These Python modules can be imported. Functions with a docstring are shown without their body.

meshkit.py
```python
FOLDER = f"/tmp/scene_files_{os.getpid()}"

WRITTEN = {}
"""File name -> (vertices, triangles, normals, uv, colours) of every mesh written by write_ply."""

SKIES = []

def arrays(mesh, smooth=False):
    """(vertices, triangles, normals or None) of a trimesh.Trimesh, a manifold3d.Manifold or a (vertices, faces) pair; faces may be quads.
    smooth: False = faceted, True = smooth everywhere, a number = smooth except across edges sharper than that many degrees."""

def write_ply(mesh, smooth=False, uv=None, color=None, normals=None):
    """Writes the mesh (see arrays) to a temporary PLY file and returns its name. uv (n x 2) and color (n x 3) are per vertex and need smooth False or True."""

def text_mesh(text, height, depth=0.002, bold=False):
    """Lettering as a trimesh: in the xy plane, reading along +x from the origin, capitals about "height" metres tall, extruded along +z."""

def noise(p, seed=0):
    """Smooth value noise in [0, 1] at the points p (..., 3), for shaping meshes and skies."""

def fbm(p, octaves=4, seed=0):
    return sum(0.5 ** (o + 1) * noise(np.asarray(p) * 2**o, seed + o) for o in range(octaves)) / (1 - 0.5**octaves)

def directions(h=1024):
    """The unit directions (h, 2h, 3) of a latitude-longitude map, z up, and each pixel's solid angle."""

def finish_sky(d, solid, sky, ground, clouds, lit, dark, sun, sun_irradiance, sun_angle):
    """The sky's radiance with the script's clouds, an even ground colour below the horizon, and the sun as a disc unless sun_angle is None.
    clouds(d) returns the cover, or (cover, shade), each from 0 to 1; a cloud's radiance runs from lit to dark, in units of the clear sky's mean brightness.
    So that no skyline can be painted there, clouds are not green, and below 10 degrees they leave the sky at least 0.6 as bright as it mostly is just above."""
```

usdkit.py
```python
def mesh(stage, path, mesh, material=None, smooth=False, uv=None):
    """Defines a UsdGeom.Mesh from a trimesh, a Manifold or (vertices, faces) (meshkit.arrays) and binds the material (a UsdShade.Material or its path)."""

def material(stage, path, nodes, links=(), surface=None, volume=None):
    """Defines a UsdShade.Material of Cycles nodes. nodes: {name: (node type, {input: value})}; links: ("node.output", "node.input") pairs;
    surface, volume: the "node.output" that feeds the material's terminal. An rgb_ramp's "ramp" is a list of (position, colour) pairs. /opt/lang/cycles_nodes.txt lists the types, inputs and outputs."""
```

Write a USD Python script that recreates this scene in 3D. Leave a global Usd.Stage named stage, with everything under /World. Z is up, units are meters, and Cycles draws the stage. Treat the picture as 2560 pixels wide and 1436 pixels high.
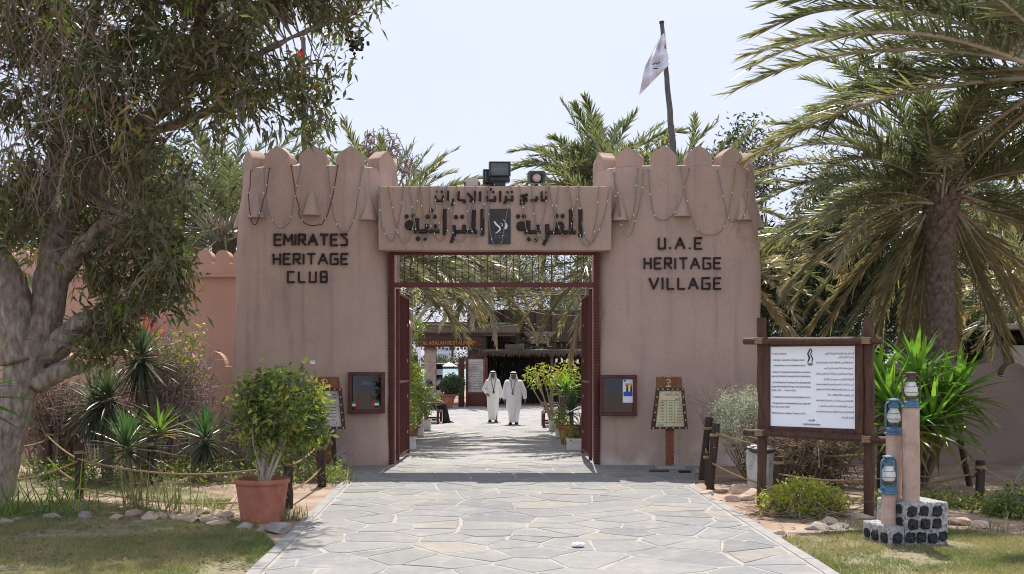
import math, glob
import numpy as np, trimesh, manifold3d as m3, usdkit, meshkit
from pxr import Usd, UsdGeom, UsdLux, UsdShade, Sdf, Gf, Vt
from shapely.geometry import Polygon, MultiPolygon, box as sbox, LineString, Point
from shapely import affinity
from scipy.spatial import Voronoi

stage = Usd.Stage.CreateInMemory()
UsdGeom.SetStageUpAxis(stage, UsdGeom.Tokens.z)
UsdGeom.SetStageMetersPerUnit(stage, 1.0)
UsdGeom.Xform.Define(stage, '/World')
UsdGeom.Scope.Define(stage, '/World/Looks')

# ---------------------------------------------------------------- camera, sky, sun, exposure
EYE, F, CX, CY = 1.8, 2489.0, 1280.0, 915.0      # eye height; focal length, centre and horizon row in photo pixels
cam = UsdGeom.Camera.Define(stage, '/World/camera')
cam.AddTranslateOp().Set((0, 0, EYE)); cam.AddRotateXOp().Set(90.0)
cam.CreateFocalLengthAttr(35.0); cam.CreateHorizontalApertureAttr(36.0); cam.CreateVerticalApertureAttr(36.0 * 574 / 1024)
cam.CreateVerticalApertureOffsetAttr(36.0 * (CY - 718) / 2560)
cam.CreateClippingRangeAttr(Gf.Vec2f(0.1, 5000))
cam.CreateExposureAttr(0.55)
SUN_EL, SUN_AZ = math.radians(63.0), math.radians(2.5)
sky_mat = usdkit.material(stage, '/World/Looks/sky_air', {
    's': ('sky_texture', dict(sky_type='single_scattering', sun_disc=False, sun_elevation=SUN_EL, sun_rotation=SUN_AZ, altitude=10.0, air_density=1.0, aerosol_density=3.2, ozone_density=1.0)),
    'tc': ('texture_coordinate', {}), 'n': ('noise_texture', dict(scale=1.3, detail=4.0, roughness=0.5)), 'f': ('rgb_ramp', dict(ramp=[(0.3, (0.68, 0.68, 0.68)), (0.7, (0.84, 0.84, 0.84))])),   # thin even veil of high haze
    'x': ('mix_color', dict(b=(4.5, 4.8, 5.85))), 'b': ('background_shader', dict(strength=0.125))},
    [('tc.generated', 'n.vector'), ('n.fac', 'f.fac'), ('f.color', 'x.fac'), ('s.color', 'x.a'), ('x.result', 'b.color')], surface='b.background')
dome = UsdLux.DomeLight.Define(stage, '/World/sky'); dome.CreateIntensityAttr(1.0)
UsdShade.MaterialBindingAPI.Apply(dome.GetPrim()).Bind(sky_mat)
dome.GetPrim().SetCustomDataByKey('kind', 'structure')
sun = UsdLux.DistantLight.Define(stage, '/World/sun')
sun.CreateIntensityAttr(1.1); sun.CreateAngleAttr(0.5); sun.CreateNormalizeAttr(True); sun.CreateColorAttr(Gf.Vec3f(1.0, 0.95, 0.87))
sun.AddRotateZOp().Set(-math.degrees(SUN_AZ)); sun.AddRotateXOp().Set(-(90 - math.degrees(SUN_EL)))

# ---------------------------------------------------------------- helpers
R = np.random.default_rng(7)
def G(px, py):                       # a photo pixel on the ground -> x, y
    Y = EYE * F / (py - CY); return np.array([(px - CX) / F * Y, Y, 0.0])
def P(px, py, Y):                    # a photo pixel at depth Y -> x, y, z
    return np.array([(px - CX) / F * Y, Y, EYE - (py - CY) / F * Y])
def nrm(a):
    a = np.asarray(a, float); return a / (np.linalg.norm(a, axis=-1, keepdims=True) + 1e-12)

class MB:
    def __init__(s): s.v, s.f, s.t, s.n = [], [], [], 0
    def add(s, v, f=None, t=None):
        if f is None:
            if hasattr(v, 'to_mesh'): m = v.to_mesh(); v, f = m.vert_properties[:, :3], m.tri_verts
            elif hasattr(v, 'faces'): v, f = v.vertices, v.faces
            else: v, f = v
        v = np.asarray(v, float); f = np.asarray(f, int)
        if f.shape[1] == 4: f = np.vstack([f[:, [0, 1, 2]], f[:, [0, 2, 3]]])
        s.v.append(v); s.f.append(f + s.n); s.n += len(v)
        s.t.append(np.full(len(v), 0.5) if t is None else np.broadcast_to(np.asarray(t, float), (len(v),)))
        return s
    def mesh(s): return np.vstack(s.v), np.vstack(s.f)
    def tint(s): return np.concatenate(s.t)

used = {}
def uniq(parent, name):
    k = (parent, name); n = used.get(k, -1) + 1; used[k] = n
    return name if n == 0 else f'{name}_{n:03d}'
class Node:
    def __init__(s, path, o): s.path, s.o = path, np.asarray(o, float)
    @property
    def prim(s): return stage.GetPrimAtPath(s.path)
def meta(prim, label=None, category=None, group=None, kind=None):
    for k, v in (('label', label), ('category', category), ('group', group), ('kind', kind)):
        if v: prim.SetCustomDataByKey(k, v)
def thing(name, label, category=None, loc=(0, 0, 0), group=None, kind=None, rz=0.0):
    path = '/World/' + uniq('/World', name)
    x = UsdGeom.Xform.Define(stage, path); x.AddTranslateOp().Set(tuple(map(float, loc)))
    x.AddRotateZOp(UsdGeom.XformOp.PrecisionDouble).Set(float(rz))
    meta(x.GetPrim(), label, category, group, kind)
    return Node(path, loc)
def part(parent, name, mesh, mat, smooth=False, label=None, tint=None, kind=None, local=False):
    """One Mesh under a thing or part; coordinates are world ones unless local."""
    if isinstance(mesh, MB):
        if tint is None: tint = mesh.tint()
        mesh = mesh.mesh()
    v, f, _ = meshkit.arrays(mesh)
    o = np.zeros(3) if local else parent.o
    path = parent.path + '/' + uniq(parent.path, name)
    m = usdkit.mesh(stage, path, (v - o, f), mat, smooth)
    if tint is not None and not (smooth and smooth is not True):
        UsdGeom.PrimvarsAPI(m).CreatePrimvar('tint', Sdf.ValueTypeNames.FloatArray, 'vertex').Set(Vt.FloatArray.FromNumpy(np.asarray(tint, np.float32)))
    meta(m.GetPrim(), label, None, None, kind)
    return Node(path, o)
WORLD = Node('/World', (0, 0, 0))
def solo(name, mesh, mat, label=None, category=None, group=None, kind=None, smooth=False, tint=None):
    n = part(WORLD, name, mesh, mat, smooth, tint=tint); meta(n.prim, label, category, group, kind); return n
def copy_of(src, name, label, loc, rz=0.0):
    """The same thing again: an instance of the first one with its parts."""
    path = '/World/' + uniq('/World', name); x = UsdGeom.Xform.Define(stage, path).GetPrim()
    x.GetReferences().AddInternalReference(src.path)
    x.GetAttribute('xformOp:translate').Set(tuple(map(float, loc))); x.GetAttribute('xformOp:rotateZ').Set(float(rz))
    x.SetInstanceable(True); was = src.prim.GetCustomData()
    meta(x, label, was.get('category'), was.get('group'))
    return Node(path, loc)

def rot(axis, a):
    return trimesh.transformations.rotation_matrix(a, axis)[:3, :3]
def box(c, s, bev=0.0, rz=0.0, R3=None):
    s = np.asarray(s, float) / 2
    if bev <= 0:
        m = trimesh.creation.box(2 * s); v, f = np.array(m.vertices), np.array(m.faces)
    else:
        b = min(bev, min(s) * 0.9); pts = []
        for sx in (-1, 1):
            for sy in (-1, 1):
                for sz in (-1, 1):
                    g = np.array([sx, sy, sz])
                    for k in range(3):
                        q = s - b; q[k] = s[k]; pts.append(g * q)
        m = m3.Manifold.hull_points(np.array(pts)).to_mesh(); v, f = np.array(m.vert_properties[:, :3]), np.array(m.tri_verts)
    if R3 is not None: v = v @ np.asarray(R3).T
    if rz: v = v @ rot([0, 0, 1], rz).T
    return v + np.asarray(c, float), f
def tube(pts, rad, n=8, caps=True):
    p = np.asarray(pts, float); rad = np.broadcast_to(np.asarray(rad, float), (len(p),))
    t = nrm(np.gradient(p, axis=0)); u = np.zeros_like(p)
    ref = np.array([0, 0, 1.0]) if abs(t[0, 2]) < 0.9 else np.array([1.0, 0, 0])
    u[0] = nrm(np.cross(t[0], ref))
    for i in range(1, len(p)):
        q = u[i - 1] - t[i] * (u[i - 1] @ t[i]); u[i] = nrm(q)
    w = np.cross(t, u); a = np.arange(n) / n * 2 * np.pi
    v = (p[:, None] + rad[:, None, None] * (np.cos(a)[None, :, None] * u[:, None] + np.sin(a)[None, :, None] * w[:, None])).reshape(-1, 3)
    i = np.arange(len(p) - 1)[:, None] * n; j = np.arange(n)[None]; k = (j + 1) % n
    f = np.stack([i + j, i + k, i + n + k, i + n + j], -1).reshape(-1, 4)
    f = np.vstack([f[:, [0, 1, 2]], f[:, [0, 2, 3]]])
    if caps:
        b = len(v); v = np.vstack([v, p[0], p[-1]]); e = (len(p) - 1) * n; j = np.arange(n); k = (j + 1) % n
        f = np.vstack([f, np.stack([np.full(n, b), k, j], 1), np.stack([np.full(n, b + 1), e + j, e + k], 1)])
    return v, f
def lathe(prof, n=28, c=(0, 0, 0)):
    prof = np.asarray(prof, float); a = np.arange(n) / n * 2 * np.pi
    v = np.stack([prof[:, 0][:, None] * np.cos(a), prof[:, 0][:, None] * np.sin(a), np.repeat(prof[:, 1][:, None], n, 1)], -1).reshape(-1, 3) + np.asarray(c, float)
    i = np.arange(len(prof) - 1)[:, None] * n; j = np.arange(n)[None]; k = (j + 1) % n
    f = np.stack([i + j, i + k, i + n + k, i + n + j], -1).reshape(-1, 4)
    return v, np.vstack([f[:, [0, 1, 2]], f[:, [0, 2, 3]]])
def extrude(poly, depth):
    """A shapely polygon (x, z) as a slab: drawn in the x-z plane, thickness along +y from 0."""
    out = MB()
    for g in getattr(poly, 'geoms', [poly]):
        if g.is_empty or g.area < 1e-9: continue
        m = trimesh.creation.extrude_polygon(g, depth, engine='earcut')
        out.add(np.stack([m.vertices[:, 0], m.vertices[:, 2], m.vertices[:, 1]], 1), m.faces[:, ::-1])
    return out.mesh()
def slab(poly, z0, z1):
    m = trimesh.creation.extrude_polygon(poly, z1 - z0, engine='earcut'); return np.array(m.vertices) + [0, 0, z0], np.array(m.faces)
def flat(poly, z, cell=None):
    v, f = trimesh.creation.triangulate_polygon(poly, engine='earcut')
    return np.column_stack([v, np.full(len(v), z)]), f
def leaf_mesh(b, d, L, W, fold=0.15, droop=0.2, t=None, up=None, rng=R):
    """Many folded lance-shaped leaves: 5 vertices, 4 triangles each."""
    n = len(b); d = nrm(d); L = np.broadcast_to(L, (n,))[:, None]; W = np.broadcast_to(W, (n,))[:, None]
    r = nrm(rng.normal(size=(n, 3))) if up is None else up
    w = nrm(np.cross(d, r)); nn = np.cross(w, d); g = np.array([0, 0, -1.0])
    mid = b + d * L * 0.48 + g * L * droop * 0.25; tip = b + d * L + g * L * droop
    V = np.stack([b, mid - w * W / 2 + nn * W * fold, mid + w * W / 2 + nn * W * fold, tip, mid], 1).reshape(-1, 3)
    k = np.arange(n)[:, None] * 5
    Fc = np.concatenate([k + [0, 1, 4], k + [0, 4, 2], k + [1, 3, 4], k + [4, 3, 2]], 0)
    return V, Fc, (np.repeat(t, 5) if t is not None else None)

# ---------------------------------------------------------------- materials
def mat(name, ramp, scale=3.0, rough=0.8, bump=0.0, bscale=None, detail=5.0, metal=0.0, spec=0.3, stretch=None, extra=None):
    """Noise-coloured principled surface; ramp is one colour or a list of stops."""
    if not isinstance(ramp, list): ramp = [(0, ramp), (1, ramp)]
    n = {'g': ('geometry', {}), 'm': ('mapping', dict(scale=stretch or (1, 1, 1))), 'n': ('noise_texture', dict(scale=scale, detail=detail, roughness=0.6)), 'r': ('rgb_ramp', dict(ramp=ramp)),
         'p': ('principled_bsdf', dict(roughness=rough, metallic=metal, specular_ior_level=spec))}
    l = [('g.position', 'm.vector'), ('m.vector', 'n.vector'), ('n.fac', 'r.fac'), ('r.color', 'p.base_color')]
    if bump:
        n['n2'] = ('noise_texture', dict(scale=bscale or scale * 8, detail=4.0, roughness=0.65)); n['b'] = ('bump', dict(strength=bump, distance=0.02))
        l += [('m.vector', 'n2.vector'), ('n2.fac', 'b.height'), ('b.normal', 'p.normal')]
    return usdkit.material(stage, '/World/Looks/' + name, n, l, surface='p.BSDF')
def leafmat(name, ramp, rough=0.45, trans=0.35, spec=0.5, tcol=1.6, gain=1.35):
    """Leaf: colour from the mesh's own tint, shine on top and light through."""
    ramp = [(a, tuple(min(.85, x * gain) for x in col)) for a, col in ramp]
    n = {'a': ('attribute', dict(attribute='tint')), 'r': ('rgb_ramp', dict(ramp=ramp)), 'p': ('principled_bsdf', dict(roughness=rough, specular_ior_level=spec)),
         't': ('translucent_bsdf', {}), 'k': ('mix_color', dict(blend_type='multiply', fac=1.0, b=(tcol, tcol * 1.05, tcol * 0.6))), 'x': ('mix_closure', dict(fac=trans))}
    l = [('a.fac', 'r.fac'), ('r.color', 'p.base_color'), ('r.color', 'k.a'), ('k.result', 't.color'), ('p.BSDF', 'x.closure1'), ('t.BSDF', 'x.closure2')]
    return usdkit.material(stage, '/World/Looks/' + name, n, l, surface='x.closure')
def c(*a): return tuple(a)
plaster = usdkit.material(stage, '/World/Looks/plaster', {
    'g': ('geometry', {}), 'n': ('noise_texture', dict(scale=0.8, detail=6.0, roughness=0.62)), 'r': ('rgb_ramp', dict(ramp=[(0.2, (0.355, 0.252, 0.205)), (0.48, (0.42, 0.302, 0.242)), (0.62, (0.445, 0.32, 0.252)), (0.85, (0.475, 0.332, 0.248))])),
    'mp': ('mapping', dict(scale=(2.2, 2.2, 0.35))), 'n3': ('noise_texture', dict(scale=1.6, detail=5.0, roughness=0.6)), 'r3': ('rgb_ramp', dict(ramp=[(0.1, (0.80, 0.82, 0.86)), (0.4, (0.96, 0.965, 0.98)), (0.6, (1, 1, 1)), (0.85, (1.1, 1.08, 1.06))])),
    'k3': ('mix_color', dict(blend_type='multiply', fac=1.0)),
    'n4': ('noise_texture', dict(scale=26.0, detail=3.0, roughness=0.6)), 'r4': ('rgb_ramp', dict(ramp=[(0.3, (0.93, 0.93, 0.93)), (0.55, (1, 1, 1)), (0.75, (1.06, 1.06, 1.06))])), 'k4': ('mix_color', dict(blend_type='multiply', fac=1.0)),
    'z': ('separate_xyz', {}), 'mr': ('map_range', dict(from_min=0.02, from_max=0.55, to_min=1.0, to_max=0.0, clamp=True)), 'n5': ('noise_texture', dict(scale=2.3, detail=5.0)), 'r5': ('rgb_ramp', dict(ramp=[(0.45, (0, 0, 0)), (0.62, (1, 1, 1))])),
    'mu': ('math', dict(math_type='multiply')), 'k5': ('mix_color', dict(blend_type='mix', b=(0.52, 0.455, 0.42))),
    # hairline cracks, trowelled patch repairs and rain runs
    'cn': ('noise_texture', dict(scale=2.6, detail=4.0)), 'cv': ('mix_vector', dict(fac=(0.22))), 'vo': ('voronoi_texture', dict(feature='distance_to_edge', scale=0.85)), 'cr': ('rgb_ramp', dict(ramp=[(0.0, (0.78, 0.77, 0.76)), (0.005, (0.9, 0.895, 0.89)), (0.009, (1, 1, 1))])),
    'cm': ('noise_texture', dict(scale=0.55, detail=2.0)), 'cmr': ('rgb_ramp', dict(ramp=[(0.52, (0, 0, 0)), (0.68, (1, 1, 1))])), 'k6': ('mix_color', dict(blend_type='multiply')),
    'vp': ('voronoi_texture', dict(feature='f1', scale=0.75)), 'pr': ('rgb_ramp', dict(ramp=[(0.0, (0.93, 0.93, 0.94)), (0.3, (1, 1, 1)), (0.7, (1, 1, 1)), (1.0, (1.08, 1.06, 1.03))])), 'k7': ('mix_color', dict(blend_type='multiply', fac=1.0)), 'bw': ('rgb_to_bw', {}),
    'rm': ('mapping', dict(scale=(5.5, 5.5, 0.22))), 'rn': ('noise_texture', dict(scale=1.3, detail=4.0)), 'rr': ('rgb_ramp', dict(ramp=[(0.3, (0.83, 0.84, 0.86)), (0.44, (1, 1, 1)), (0.7, (1, 1, 1)), (0.8, (1.08, 1.07, 1.06))])), 'k8': ('mix_color', dict(blend_type='multiply', fac=0.9)),
    'n2': ('noise_texture', dict(scale=14.0, detail=6.0, roughness=0.7)), 'b': ('bump', dict(strength=0.5, distance=0.03)), 'p': ('principled_bsdf', dict(roughness=0.92, specular_ior_level=0.15))},
    [('g.position', 'n.vector'), ('n.fac', 'r.fac'), ('g.position', 'mp.vector'), ('mp.vector', 'n3.vector'), ('n3.fac', 'r3.fac'), ('r.color', 'k3.a'), ('r3.color', 'k3.b'),
     ('g.position', 'n4.vector'), ('n4.fac', 'r4.fac'), ('k3.result', 'k4.a'), ('r4.color', 'k4.b'), ('g.position', 'z.vector'), ('z.z', 'mr.value'), ('g.position', 'n5.vector'), ('n5.fac', 'r5.fac'),
     ('mr.result', 'mu.value1'), ('r5.color', 'mu.value2'), ('mu.value', 'k5.fac'), ('k4.result', 'k5.a'),
     ('g.position', 'cn.vector'), ('g.position', 'cv.a'), ('cn.color', 'cv.b'), ('cv.result', 'vo.vector'), ('vo.distance', 'cr.fac'), ('g.position', 'cm.vector'), ('cm.fac', 'cmr.fac'), ('cmr.color', 'k6.fac'), ('k5.result', 'k6.a'), ('cr.color', 'k6.b'),
     ('cv.result', 'vp.vector'), ('vp.color', 'bw.color'), ('bw.val', 'pr.fac'), ('k6.result', 'k7.a'), ('pr.color', 'k7.b'),
     ('g.position', 'rm.vector'), ('rm.vector', 'rn.vector'), ('rn.fac', 'rr.fac'), ('k7.result', 'k8.a'), ('rr.color', 'k8.b'), ('k8.result', 'p.base_color'),
     ('g.position', 'n2.vector'), ('n2.fac', 'b.height'), ('b.normal', 'p.normal')], surface='p.BSDF')
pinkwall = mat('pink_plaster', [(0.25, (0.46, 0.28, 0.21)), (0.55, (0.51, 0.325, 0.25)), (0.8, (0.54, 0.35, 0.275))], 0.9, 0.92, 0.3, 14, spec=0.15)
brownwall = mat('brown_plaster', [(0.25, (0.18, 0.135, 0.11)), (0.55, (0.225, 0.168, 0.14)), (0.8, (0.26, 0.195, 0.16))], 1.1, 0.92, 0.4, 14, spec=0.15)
sand = mat('sandy_soil', [(0.25, (0.2, 0.135, 0.098)), (0.45, (0.3, 0.215, 0.16)), (0.6, (0.37, 0.285, 0.22)), (0.8, (0.42, 0.345, 0.275))], 1.7, 0.95, 0.8, 22, 8, spec=0.1)
lawn_soil = mat('dry_lawn', [(0.25, (0.15, 0.14, 0.08)), (0.45, (0.21, 0.19, 0.12)), (0.6, (0.27, 0.235, 0.155)), (0.8, (0.33, 0.275, 0.19))], 2.4, 0.95, 0.8, 40, 8, spec=0.1)
grout = mat('pale_grout', [(0.3, (0.30, 0.275, 0.25)), (0.55, (0.39, 0.36, 0.33)), (0.8, (0.32, 0.285, 0.24))], 5, 0.95, 0.5, 60, spec=0.1)
def stonemat(name, a, b, sandy=(0.36, 0.325, 0.285)):
    return usdkit.material(stage, '/World/Looks/' + name, {
        'g': ('geometry', {}), 'n': ('noise_texture', dict(scale=9.0, detail=7.0, roughness=0.7)), 'r': ('rgb_ramp', dict(ramp=[(0.25, a), (0.75, b)])), 'n0': ('noise_texture', dict(scale=0.7, detail=3.0)),
        'r0': ('rgb_ramp', dict(ramp=[(0.35, (0.93, 0.93, 0.95)), (0.6, (1.06, 1.04, 1.0)), (0.75, (1.14, 1.08, 1.0))])), 'k': ('mix_color', dict(blend_type='multiply', fac=1.0)), 'ns': ('noise_texture', dict(scale=2.2, detail=7.0, roughness=0.68)), 'rs': ('rgb_ramp', dict(ramp=[(0.52, (0, 0, 0)), (0.72, (0.75, 0.75, 0.75))])), 'ks': ('mix_color', dict(b=sandy)),
        'n2': ('noise_texture', dict(scale=35.0, detail=5.0)), 'b': ('bump', dict(strength=0.35, distance=0.01)), 'p': ('principled_bsdf', dict(roughness=0.72, specular_ior_level=0.25))},
        [('g.position', 'n.vector'), ('n.fac', 'r.fac'), ('g.position', 'n0.vector'), ('n0.fac', 'r0.fac'), ('r.color', 'k.a'), ('r0.color', 'k.b'), ('g.position', 'ns.vector'), ('ns.fac', 'rs.fac'), ('rs.color', 'ks.fac'), ('k.result', 'ks.a'), ('ks.result', 'p.base_color'), ('g.position', 'n2.vector'), ('n2.fac', 'b.height'), ('b.normal', 'p.normal')], surface='p.BSDF')
STONE = [stonemat(f'flagstone_{n}', a, b) for n, a, b in (('grey', (0.19, 0.192, 0.194), (0.26, 0.26, 0.26)), ('blue_grey', (0.178, 0.18, 0.18), (0.243, 0.244, 0.244)), ('pale', (0.205, 0.205, 0.203), (0.28, 0.278, 0.275)), ('warm', (0.215, 0.203, 0.185), (0.30, 0.285, 0.262)), ('dark', (0.16, 0.162, 0.163), (0.225, 0.226, 0.227)))]
PLAZA = [stonemat(f'plaza_stone_{n}', a, b, (0.4, 0.38, 0.35)) for n, a, b in (('pale', (0.27, 0.27, 0.27), (0.36, 0.36, 0.355)), ('grey', (0.24, 0.242, 0.245), (0.33, 0.33, 0.33)), ('warm', (0.28, 0.275, 0.265), (0.36, 0.35, 0.335)))]
kerbmat = mat('kerb_concrete', [(0.3, (0.27, 0.262, 0.255)), (0.7, (0.35, 0.34, 0.325))], 6, 0.9, 0.3, 50, spec=0.15)
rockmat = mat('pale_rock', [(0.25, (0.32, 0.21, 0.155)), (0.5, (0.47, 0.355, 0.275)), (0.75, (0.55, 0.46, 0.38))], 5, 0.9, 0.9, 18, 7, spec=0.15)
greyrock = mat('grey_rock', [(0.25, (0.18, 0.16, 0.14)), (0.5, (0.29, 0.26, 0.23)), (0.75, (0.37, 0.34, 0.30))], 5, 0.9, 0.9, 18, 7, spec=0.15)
darkwood = mat('dark_wood', [(0.3, (0.028, 0.012, 0.008)), (0.55, (0.075, 0.03, 0.016)), (0.8, (0.13, 0.052, 0.027))], 9, 0.55, 0.5, 60, stretch=(3, 3, 0.5), spec=0.4)
postwood = mat('weathered_post_wood', [(0.3, (0.022, 0.014, 0.010)), (0.55, (0.045, 0.028, 0.02)), (0.8, (0.09, 0.06, 0.042))], 9, 0.7, 0.6, 60, stretch=(3, 3, 0.4), spec=0.3)
letterwood = mat('letter_wood', [(0.3, (0.016, 0.012, 0.010)), (0.6, (0.034, 0.022, 0.018)), (0.8, (0.06, 0.04, 0.032))], 20, 0.7, 0.6, 60, spec=0.3)
redwood = mat('red_brown_wood', [(0.3, (0.055, 0.014, 0.010)), (0.6, (0.10, 0.026, 0.018)), (0.85, (0.13, 0.04, 0.028))], 8, 0.5, 0.3, 50, spec=0.4)
redsteel = mat('oxide_red_steel', [(0.3, (0.075, 0.016, 0.013)), (0.7, (0.12, 0.026, 0.02))], 6, 0.55, 0.15, 40, spec=0.4)
orangewood = mat('orange_carved_wood', [(0.3, (0.12, 0.035, 0.012)), (0.7, (0.24, 0.085, 0.03))], 14, 0.5, 0.5, 50, spec=0.4)
rope = mat('rope_fibre', [(0.3, (0.26, 0.17, 0.09)), (0.7, (0.42, 0.31, 0.18))], 60, 0.9, 0.8, 120, spec=0.1)
terracotta = mat('terracotta', [(0.28, (0.24, 0.085, 0.055)), (0.45, (0.33, 0.12, 0.076)), (0.6, (0.37, 0.15, 0.10)), (0.72, (0.46, 0.27, 0.21)), (0.85, (0.5, 0.36, 0.30))], 5, 0.8, 0.3, 40, spec=0.25)
white = mat('white_paint', [(0.3, (0.70, 0.69, 0.67)), (0.7, (0.80, 0.79, 0.78))], 8, 0.6)
paper = mat('white_paper', (0.8, 0.8, 0.82), 5, 0.6)
boardwhite = mat('board_white', [(0.3, (0.78, 0.8, 0.84)), (0.7, (0.82, 0.84, 0.87))], 3, 0.35, spec=0.4)
ink = mat('black_ink', (0.03, 0.03, 0.035), 5, 0.6); faintink = mat('faded_black_ink', (0.13, 0.13, 0.15), 5, 0.6)
redink = mat('red_ink', (0.4, 0.08, 0.06), 5, 0.6)
goldplate = mat('gold_plate', [(0.3, (0.5, 0.43, 0.24)), (0.7, (0.66, 0.6, 0.4))], 3, 0.4, 0.0, metal=0.1, spec=0.5)
darkmetal = mat('dark_metal', [(0.3, (0.02, 0.02, 0.024)), (0.7, (0.045, 0.045, 0.05))], 12, 0.45, metal=0.3, spec=0.5)
greymetal = mat('grey_paint_metal', [(0.3, (0.16, 0.18, 0.17)), (0.7, (0.22, 0.24, 0.22))], 10, 0.5, spec=0.4)
beige = mat('beige_plastic', (0.52, 0.44, 0.37), 10, 0.6)
bluepaint = mat('worn_blue_paint', [(0.3, (0.05, 0.075, 0.09)), (0.45, (0.065, 0.14, 0.21)), (0.7, (0.085, 0.19, 0.28))], 22, 0.5, 0.3, 60, spec=0.4)
rustmetal = mat('rusty_metal', [(0.3, (0.05, 0.04, 0.035)), (0.6, (0.12, 0.085, 0.065)), (0.8, (0.2, 0.16, 0.13))], 25, 0.7, 0.4, 70, metal=0.2)
pinkcolumn = mat('pink_column_plaster', [(0.26, (0.25, 0.18, 0.15)), (0.4, (0.40, 0.28, 0.225)), (0.6, (0.48, 0.345, 0.28)), (0.8, (0.53, 0.41, 0.35))], 5.5, 0.9, 0.4, 30, spec=0.15)
lavablack = mat('black_lava_stone', [(0.35, (0.012, 0.012, 0.014)), (0.7, (0.06, 0.06, 0.065))], 45, 0.85, 1.0, 60, spec=0.3)
shellwhite = mat('rough_white_mortar', [(0.32, (0.13, 0.125, 0.12)), (0.5, (0.40, 0.39, 0.38)), (0.75, (0.58, 0.57, 0.56))], 30, 0.95, 1.0, 45, spec=0.1)
bagblack = mat('black_plastic_bag', (0.02, 0.02, 0.024), 5, 0.3, 0.5, 25, spec=0.6)
binconc = mat('dirty_white_bin', [(0.3, (0.25, 0.25, 0.24)), (0.5, (0.42, 0.42, 0.41)), (0.75, (0.52, 0.52, 0.51))], 9, 0.85, 0.4, 40, stretch=(1, 1, 0.4))
bark = mat('mottled_bark', [(0.26, (0.08, 0.06, 0.048)), (0.42, (0.21, 0.165, 0.135)), (0.56, (0.30, 0.25, 0.21)), (0.7, (0.43, 0.38, 0.33))], 9, 0.9, 1.0, 42, 8, stretch=(1.8, 1.8, 0.6), spec=0.15)
palmbark = mat('palm_bark', [(0.3, (0.10, 0.075, 0.055)), (0.6, (0.21, 0.165, 0.13)), (0.85, (0.3, 0.25, 0.2))], 10, 0.9, 0.8, 40, spec=0.15)
twigmat = mat('brown_twig', [(0.3, (0.15, 0.105, 0.08)), (0.7, (0.3, 0.225, 0.18))], 8, 0.9)
purpletwig = mat('dry_purple_twig', [(0.3, (0.27, 0.185, 0.165)), (0.7, (0.48, 0.36, 0.32))], 8, 0.9)
palestem = mat('pale_stem', [(0.3, (0.30, 0.25, 0.18)), (0.7, (0.42, 0.36, 0.27))], 8, 0.85)
bamboo = mat('grey_pole_wood', [(0.3, (0.07, 0.064, 0.06)), (0.7, (0.15, 0.14, 0.13))], 12, 0.7, stretch=(3, 3, 0.6))
skin = mat('skin', (0.21, 0.105, 0.065), 5, 0.55)
robe = mat('white_cotton', (0.79, 0.79, 0.82), 5, 0.85)
cream_robe = mat('cream_cotton', (0.78, 0.765, 0.73), 5, 0.85)
blackcloth = mat('black_cloth', (0.02, 0.02, 0.022), 5, 0.85)
greycloth = mat('grey_green_shirt', (0.24, 0.24, 0.2), 5, 0.85)
thatch = mat('dry_thatch', [(0.3, (0.10, 0.075, 0.055)), (0.7, (0.24, 0.19, 0.145))], 30, 0.95, 0.8, 80, stretch=(1, 1, 0.3))
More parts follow.
